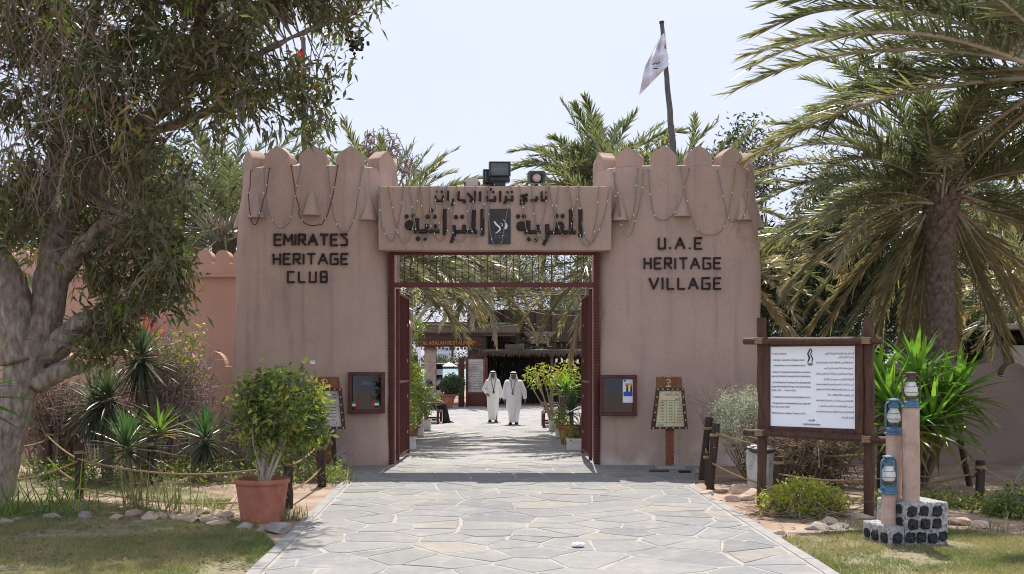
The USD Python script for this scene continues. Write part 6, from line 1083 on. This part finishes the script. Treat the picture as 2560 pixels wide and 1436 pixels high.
# distant shore, dome tent and tower block across the water
shore = thing('far_shore', None, loc=(0, 700, 0), kind='structure'); v, f = rough_box((-600, 690, -.6), (600, 760, 3.5), 40, 3, 3); part(shore, 'beach', (v, f), sand)
Yd = 760; t = thing('distant_tower', 'pale tower block far away across the water', 'tower block', (gx(1112, Yd), Yd, 0)); w = 46 / F * Yd; ht = gz(835, Yd); part(t, 'body', box((gx(1112, Yd), Yd, ht / 2), (w, 16, ht), .5), paleblock)
for k in range(int(ht / 3.6)): part(t, 'window_band', box((gx(1112, Yd), Yd - 8.1, 3 + k * 3.6), (w * .92, .4, 1.7)), bluepane)
rg = np.random.default_rng(9); cs = np.column_stack([rg.uniform(-120, 20, 420), rg.uniform(700, 720, 420), rg.uniform(2, 9, 420)]); V, Fc, tt = clump_leaves(cs, 14, 1.2, 1.6, .8, rg, 0, .1, tbase=.5); solo('far_tree_line', (V, Fc), darktreemat, 'thin line of trees on the far shore', 'trees', kind='stuff', tint=tt)
a = np.linspace(0, 1, 9); part(shore, 'white_marquee', lathe([(6 * (1 - q) ** .8 + .05, 1.5 + 3 * q ** 1.5) for q in a], 20, (gx(1124, 690), 688, 0)), paper, True)

# ---------------------------------------------------------------- planters, benches
def planter(label, px, py, wpx, hpx, Y=None):
    b = G(px, py); k = b[1] / F; w, h = wpx * k, hpx * k; d = w * .8; b = b + [0, d / 2, 0]; t = thing('planter_box', label, 'planter', tuple(b), 'white planter boxes along the courtyard path')
    lo, hi = np.array([w * .9, d * .9]) / 2, np.array([w, d]) / 2; pts = np.array([(sx * q[0], sy * q[1], z) for sx in (-1, 1) for sy in (-1, 1) for q, z in ((lo, .02), (lo + .012, .03), (hi - .005, h - .03))]); hull = m3.Manifold.hull_points(pts)
    body = hull + m3.Manifold.cube((w + .02, d + .02, .05), True).translate((0, 0, h - .025)) + m3.Manifold.cube((w * .8, d * .8, .03), True).translate((0, 0, .012)) - m3.Manifold.cube((w - .06, d - .06, .1), True).translate((0, 0, h)); m = body.to_mesh()
    part(t, 'box', (np.array(m.vert_properties[:, :3]) + b, m.tri_verts), white); part(t, 'soil', box(b + [0, 0, h - .045], (w - .07, d - .07, .02)), soilmat); return b + [0, 0, h]
pl_ = {}
for key, lab, px, py, w, h in (('l1', 'white planter box nearest the gate on the left of the path', 1016, 1128, 44, 34), ('l2', 'second white planter box on the left of the path', 1045, 1092, 26, 29), ('l3', 'third white planter box on the left, by the seated person', 1065, 1078, 23, 29), ('r1', 'white planter box nearest the gate on the right of the path', 1444, 1130, 53, 33), ('r2', 'narrow white planter box behind the nearest one on the right', 1403, 1097, 28, 29), ('r3', 'white planter box beside the red bench on the right', 1389, 1079, 33, 27)): pl_[key] = planter(lab, px, py, w, h)
q = G(1020, 1108); round_pot('terracotta_pot', 'terracotta pot behind the nearest left planter box', q, .26, .2, .4); pl_['l0'] = q + [0, 0, .38]
q = G(1428, 1112); round_pot('terracotta_pot', 'wide terracotta pot beside the nearest right planter box', q, .31, .22, .44); pl_['r0'] = q + [0, 0, .4]
q = P(1118, 1011, 42.2) * [1, 1, 0]; t = thing('square_pot', 'square terracotta pot with a rounded bush near the restaurant', 'flower pot', tuple(q)); hp = m3.Manifold.hull_points(np.array([(sx * a_, sy * a_, z) for sx in (-1, 1) for sy in (-1, 1) for a_, z in ((.2, 0), (.34, .55))])).to_mesh(); part(t, 'pot_wall', (np.array(hp.vert_properties[:, :3]) + q, hp.tri_verts), terracotta); part(t, 'rim', box(q + [0, 0, .56], (.74, .74, .09), .02), terracotta)
shrub('round_bush', 'dark green clipped bush in the square terracotta pot', q + [.22, 0, 1.0], (.44, .4, .38), 420, 13, .08, .05, 31, darktreemat, .75, .3, 12, base=q + [0, 0, .5], shell=.7)
shrub('courtyard_plant', 'tall yellow-green plant in the pot left of the path', pl_['l0'] + [-.02, 0, .95], (.3, .35, .8), 120, 9, .12, .03, 32, shrubmat, .75, .3, 9, palestem, pl_['l0'], .3, .3)
shrub('courtyard_plant', 'yellowish bush in the nearest left planter box', pl_['l1'] + [-.05, 0, .4], (.26, .26, .42), 70, 9, .1, .03, 33, shrubmat, .8, .3, 9, palestem, pl_['l1'], .2, .3)
shrub('courtyard_plant', 'green leafy plant in the second left planter box', pl_['l2'] + [-.03, 0, .5], (.26, .26, .5), 65, 9, .11, .035, 34, shrubmat, .5, .3, 9, palestem, pl_['l2'], .2, .3)
shrub('courtyard_plant', 'dark leafy plant in the third left planter box', pl_['l3'] + [-.1, 0, .55], (.34, .3, .5), 80, 9, .12, .04, 35, shrubmat, .3, .3, 9, palestem, pl_['l3'], .2, .3)
shrub('courtyard_plant', 'bright green shrub behind the seated person', P(1030, 945, 33), (.42, .4, .4), 150, 11, .1, .05, 36, shrubmat, .75, .2, 9, base=P(1030, 945, 33) * [1, 1, 0], shell=.6)
shrub('courtyard_sapling', 'pale-stemmed sapling with sparse yellow-green leaves beside the red bench', pl_['r3'] + [-.35, .1, 1.25], (.5, .4, .32), 46, 8, .13, .04, 37, shrubmat, .85, .25, 9, palestem, pl_['r3'] + [-.1, 0, 0], .1, .3, sw_=.012)
shrub('courtyard_sapling', 'yellow-leaved sapling right of the pale-stemmed one', pl_['r3'] + [.35, .4, 1.25], (.4, .4, .4), 46, 8, .12, .04, 38, shrubmat, .85, .25, 9, palestem, pl_['r3'] + [.2, .2, 0], .1, .3)
rosette('yucca', 'spiky green plant behind the red bench', [pl_['r3'] + [.3, 0, .75]], 60, .6, .05, 41, strapmat, -10, 85, .06, .4, .95, base=pl_['r3'] + [.2, 0, 0]); rosette('yucca', 'bushy spiky plant in the wide terracotta pot', [pl_['r0'] + [0, 0, .3]], 70, .62, .04, 42, yuccamat, -20, 85, .05, .35, .9, base=pl_['r0'])
rosette('yucca', 'small spiky plant in the nearest right planter box', [pl_['r1'] + [.1, 0, .12]], 46, .42, .03, 43, yuccamat, -5, 85, .05, .3, .8, base=pl_['r1'] + [.1, 0, 0]); shrub('courtyard_plant', 'low yellow-green plants in the nearest right planter box', pl_['r1'] + [-.12, 0, .08], (.14, .14, .1), 40, 8, .07, .03, 44, shrubmat, .85, .2, 9, base=pl_['r1'])
shrub('courtyard_plant', 'light green leaves in the narrow right planter box', pl_['r2'] + [0, 0, .2], (.22, .2, .25), 60, 9, .09, .03, 45, shrubmat, .8, .2, 9, base=pl_['r2'])
def bench(label, b, rz, n=3):
    t = thing('park_bench', label, 'bench', tuple(b)); A = rot([0, 0, 1], rz); U = lambda m_: (m_[0] @ A.T + b, m_[1]); Lb, D_ = 1.3, .5
    for y in (-Lb / 2, Lb / 2):
        for x in (-D_ / 2, D_ / 2): part(t, 'leg', U(box((x, y, .22 if x < 0 else .46), (.07, .07, .44 if x < 0 else .92), .008)), redwood)
        part(t, 'armrest', U(tube([(-D_ / 2 - .06, y, .64), (-D_ / 2, y, .66), (0, y, .63), (D_ / 2, y, .68)], .032, 8)), redwood); part(t, 'arm_post', U(box((-D_ / 2 + .06, y, .54), (.05, .05, .2), .006)), redwood); part(t, 'side_rail', U(box((0, y, .14), (D_ - .08, .05, .06), .006)), redwood)
    for k in range(5): part(t, 'seat_slat', U(box((-D_ / 2 + .05 + k * .1, 0, .45), (.085, Lb + .06, .03), .006)), redwood)
    for z in (.6, .74, .88): part(t, 'back_slat', U(box((D_ / 2 + .005, 0, z), (.03, Lb - .08, .09), .006)), redwood)
    part(t, 'front_rail', U(box((-D_ / 2, 0, .38), (.05, Lb - .08, .1), .006)), redwood)
bench('dark red wooden bench on the right of the courtyard path', G(1381, 1070) + [0, .55, 0], 0); bq = G(1078, 1060) + [-.02, .35, 0]; bench('dark red bench on the left with a person sitting on it', bq, math.pi)

# ---------------------------------------------------------------- people
def chain(joints):
    out = []
    for (a, ra), (b, rb) in zip(joints[:-1], joints[1:]): out.append(m3.Manifold.hull(m3.Manifold.sphere(ra, 14).translate(tuple(map(float, a))) + m3.Manifold.sphere(rb, 14).translate(tuple(map(float, b)))))
    return out
def fuse(ms, edge=.02, it=6):
    m = m3.Manifold.batch_boolean(ms, m3.OpType.Add).refine_to_length(edge).to_mesh(); tm = trimesh.Trimesh(np.array(m.vert_properties[:, :3]), np.array(m.tri_verts)); trimesh.smoothing.filter_taubin(tm, iterations=it); return np.array(tm.vertices), np.array(tm.faces)
def hand(w, d, s, out):
    """Palm and five bent fingers hanging from the wrist w along d; s = side."""
    w, d, out = np.asarray(w, float), nrm(d), nrm(out); fw = nrm(np.cross(out, d)) * s; ms = chain([(w, .026), (w + d * .05 + fw * .012, .028), (w + d * .085, .024)])
    for k, (L, o) in enumerate(((.07, -.03), (.082, -.01), (.076, .01), (.06, .03))): b = w + d * .085 + fw * (-o); ms += chain([(b, .0095), (b + d * L * .5 - out * .006, .009), (b + d * L - out * .03, .0075)])
    ms += chain([(w + d * .03 + fw * .022, .013), (w + d * .07 + fw * .052, .011), (w + d * .1 + fw * .05, .009)]); return ms
def head(c0, yaw=0.0):
    A = rot([0, 0, 1], yaw); q = lambda x, y, z: tuple(c0 + A @ np.array([x, y, z])); E = lambda p, r, sc: m3.Manifold.sphere(1.0, 20).scale(tuple(np.array(sc) * r)).rotate((0, 0, math.degrees(yaw))).translate(q(*p))
    return [E((0, .01, .03), .1, (.78, .98, 1.05)), E((0, -.02, -.045), .075, (.8, .9, 1.0)), E((0, -.098, -.01), .02, (.75, 1.0, 1.5)), E((0, -.1, -.028), .018, (1, .8, .7)), E((0, -.085, -.058), .02, (1.5, .6, .5)), E((-.077, .01, -.005), .02, (.5, .9, 1.5)), E((.077, .01, -.005), .02, (.5, .9, 1.5)), E((0, -.085, .028), .03, (1.6, .5, .35))]
def loft(rings, n=40, wob=None):
    a = np.linspace(0, 2 * np.pi, n, endpoint=False); v = []
    for i, (z, rx, ry, cx, cy) in enumerate(rings):
        r = 1 + (wob(a, z) if wob else 0); v += list(np.stack([cx + rx * r * np.cos(a), cy + ry * r * np.sin(a), np.full(n, z)], 1))
    v = np.array(v); m = len(rings); i = np.arange(m - 1)[:, None] * n; j = np.arange(n)[None]; k = (j + 1) % n; f = np.stack([i + j, i + k, i + n + k, i + n + j], -1).reshape(-1, 4); f = np.vstack([f[:, :3], f[:, [0, 2, 3]]]); b = len(v); v = np.vstack([v, v[:n].mean(0), v[-n:].mean(0)]); e = (m - 1) * n; j = np.arange(n); k = (j + 1) % n
    return v, np.vstack([f, np.stack([np.full(n, b), k, j], 1), np.stack([np.full(n, b + 1), e + j, e + k], 1)])
def robed_man(label, b, s, mrobe, step, armL, armR, fat=1.0, badge=True, seed=1, yaw=0.0):
    t = thing('person', label, 'person', tuple(b), rz=yaw); rng = np.random.default_rng(seed); X = lambda v: np.asarray(v) * s + b
    hz = np.array([0, -.03, 1.60]); body = head(hz) + chain([((0, .0, 1.30), .12), ((0, .0, 1.45), .06), ((0, -.01, 1.54), .052)]) + chain([((0, 0, .95), .13), ((0, 0, 1.3), .13)])
    arms = []
    for sg, (el, wr) in ((-1, armL), (1, armR)):
        sh = np.array([sg * .175 * fat, 0, 1.38]); el, wr = np.array(el), np.array(wr); body += chain([((0, 0, 1.36), .07), (sh, .055), (el, .042), (wr, .03)]) + hand(wr, nrm(wr - el) + [0, -.1, -.2], sg, np.array([sg, 0, 0])); arms += chain([(sh, .078 * fat), (sh * .5 + el * .5, .074 * fat), (el, .07 * fat), (el * .25 + wr * .75, .068), (wr + (el - wr) * .12, .066)])
    for sg, fy in ((-1, step), (1, -step)): body += chain([((sg * .09, 0, .92), .09), ((sg * .085, fy * .5 - .02, .5), .058), ((sg * .08, fy, .1), .04)])
    v, f = fuse(body, .022, 5); part(t, 'body', (X(v), f), skin, True)
    ph = rng.uniform(0, 6, 4); wob = lambda a, z: .075 * np.clip((1.0 - z) / .9, 0, 1) * (np.sin(5 * a + ph[0]) + .6 * np.sin(9 * a + ph[1] + z * 2)) + .012 * np.sin(7 * a + ph[2] + z * 9)
    rings = [(.10, .15, .17 + abs(step) * .55, .0, 0), (.14, .155, .17 + abs(step) * .55, .0, 0), (.35, .172, .18 + abs(step) * .4, .005, 0), (.6, .20 * fat, .18, 0, 0), (.85, .215 * fat, .175 * fat, 0, -.01), (1.0, .222 * fat, .178 * fat, 0, -.015), (1.15, .222 * fat, .165 * fat, 0, -.01), (1.28, .222 * fat, .145, 0, 0), (1.37, .205 * fat, .125, 0, 0), (1.43, .14, .1, 0, 0), (1.465, .075, .075, 0, 0), (1.49, .066, .066, 0, -.005)]
    zz = np.array([r[0] for r in rings]); zq = np.r_[np.linspace(.10, 1.49, 40)]; rr_ = np.array([[np.interp(q, zz, [r[k] for r in rings]) for k in range(1, 5)] for q in zq]); v, f = loft([(q, *r) for q, r in zip(zq, rr_)], 44, wob)
    rb = m3.Manifold(m3.Mesh(np.asarray(v, np.float32), np.asarray(f, np.uint32))); v, f = fuse([rb] + arms, .03, 3); part(t, 'robe', (X(v), f), mrobe, True)
    # headscarf falling over the shoulders, black cord ring, shoes, lanyard
    a = np.linspace(0, 2 * np.pi, 36, endpoint=False); sc = []
    for z, rx, ry, cy, gap in ((1.735, .03, .035, 0, 0), (1.725, .07, .085, 0, 0), (1.69, .098, .115, .0, 0), (1.645, .106, .122, .005, .0), (1.6, .112, .118, .02, .062), (1.54, .125, .115, .035, .075), (1.47, .16, .12, .045, .085), (1.41, .205, .135, .05, .1), (1.34, .215, .15, .05, .12)):
        x, y = rx * np.cos(a), cy + ry * np.sin(a); front = np.clip(-np.sin(a) - .45, 0, 1) / .55; y = y + front * gap * 1.25 * (1 if gap else 0); sc.append(np.stack([x * (1 + .02 * np.sin(9 * a + z * 40)), y - .02, np.full(36, z)], 1))
    v = np.vstack(sc); i = np.arange(len(sc) - 1)[:, None] * 36; j = np.arange(36)[None]; k = (j + 1) % 36; f = np.stack([i + j, i + 36 + j, i + 36 + k, i + k], -1).reshape(-1, 4); keep = np.ones(len(f), bool); mid = v[f].mean(1); keep = ~((mid[:, 2] < 1.625) & (mid[:, 1] < -.02) & (np.abs(mid[:, 0]) < .078) & (mid[:, 2] > 1.48)); part(t, 'headscarf', (X(v), f[keep]), robe, True)
    ring = MB()
    for z in (1.668, 1.686): ring.add(*tube(np.array([(.107 * math.cos(q), .118 * math.sin(q) - .016, z) for q in np.linspace(0, 2 * np.pi, 25)]), .011, 8))
    v, f = ring.mesh(); part(t, 'head_cord', (X(v), f), blackcloth, True)
    for sg, fy in ((-1, step), (1, -step)):
        pts = np.array([(sg * .085 + x * .045, fy + y, z) for x in (-1, 1) for y, z in ((.07, 0), (.07, .05), (-.02, .085), (-.15, .045), (-.19, .03), (-.19, 0))]); h = m3.Manifold.hull_points(pts).to_mesh(); part(t, 'shoe', (X(h.vert_properties[:, :3]), h.tri_verts), blackcloth)
    ly = -.155 * fat; lan = MB()
    for sg in (-1, 1): lan.add(*tube(np.array([(sg * .075, -.085, 1.455), (sg * .06, ly + .0, 1.36), (sg * .03, ly - .035, 1.2), (.0, ly - .045, 1.08)]), .009, 5))
    v, f = lan.mesh(); lp = part(t, 'lanyard', (X(v), f), blackcloth); v, f = box((0, ly - .05, 1.03), (.062, .012, .095), .004); part(lp, 'badge', (X(v), f), blackcloth if badge else cablegrey)
    # dark moustache and brows
    v, f = box((0, -.135, 1.556), (.05, .012, .012), .003); part(t, 'moustache', (X(v), f), blackcloth)
    for sg in (-1, 1): v, f = box((sg * .032, -.128, 1.625), (.035, .012, .008), .002); part(t, 'eyebrow', (X(v), f), blackcloth)
    return t
robed_man('person in cream robe and white headscarf with dark badge, walking on the left', G(1232, 1057), .945, cream_robe, .15, ((-.29, .06, 1.12), (-.22, -.17, 1.0)), ((.26, .06, 1.10), (.26, .08, .84)), .96, True, 1, 9.0)
robed_man('person in white robe and headscarf with lanyard, walking on the right', G(1284, 1063), .935, robe, -.15, ((-.29, -.03, 1.10), (-.29, -.14, .86)), ((.33, .04, 1.12), (.37, .02, .87)), 1.2, False, 2, -7.0)
b = bq; t = thing('person', 'person in grey shirt and dark trousers sitting on the left bench', 'person', tuple(b)); X = lambda v: np.asarray(v) + b
pel, ch = np.array([-.02, -.1, .54]), np.array([-.1, -.1, 1.0]); hd = np.array([-.04, -.1, 1.22])
body = head(hd, math.pi / 2) + chain([(pel, .12), ((ch + pel) / 2, .12), (ch, .12), (ch + [.03, 0, .12], .055), (hd - [.0, 0, .06], .05)])
legs = []
for sg in (-1, 1): hp, kn, an = pel + [.02, sg * .09, -.02], np.array([.42, -.1 + sg * .1, .52]), np.array([.47 + .05 * sg, -.1 + sg * .09, .1]); body += chain([(hp, .08), (kn, .055), (an, .04)]); legs += chain([(hp, .095), (kn, .07), (an, .062)])
sl = []
for sg in (-1, 1): sh, el, wr = ch + [0, sg * .18, .06], ch + [.08, sg * .22, -.2], np.array([.33, -.1 + sg * .12, .66]); body += chain([(ch + [0, 0, .05], .06), (sh, .05), (el, .04), (wr, .03)]) + hand(wr, (1, 0, -.35), sg, np.array([0, sg, 0])); sl += chain([(sh, .07), (el, .06), (el * .5 + wr * .5, .05)])
v, f = fuse(body, .022, 5); part(t, 'body', (X(v), f), skin, True); v, f = fuse(legs + chain([(pel, .13), (pel + [0, 0, .06], .13)]), .025, 4); part(t, 'trousers', (X(v), f), blackcloth, True); v, f = fuse(chain([(pel + [0, 0, .06], .135), (ch, .14), (ch + [.01, 0, .08], .09)]) + sl, .025, 4); part(t, 'shirt', (X(v), f), greycloth, True)
for sg in (-1, 1): an = np.array([.47 + .05 * sg, -.1 + sg * .09, 0]); h = m3.Manifold.hull_points(np.array([an + [x, y * .045, z] for y in (-1, 1) for x, z in ((-.07, 0), (-.07, .07), (.02, .09), (.16, .045), (.2, 0))])).to_mesh(); part(t, 'shoe', (X(h.vert_properties[:, :3]), h.tri_verts), blackcloth)
m = m3.Manifold.sphere(1.0, 20).scale((.108, .09, .1)).translate(tuple(hd + [-.02, 0, .045])).to_mesh(); part(t, 'hair', (X(m.vert_properties[:, :3]), m.tri_verts), blackcloth, True)
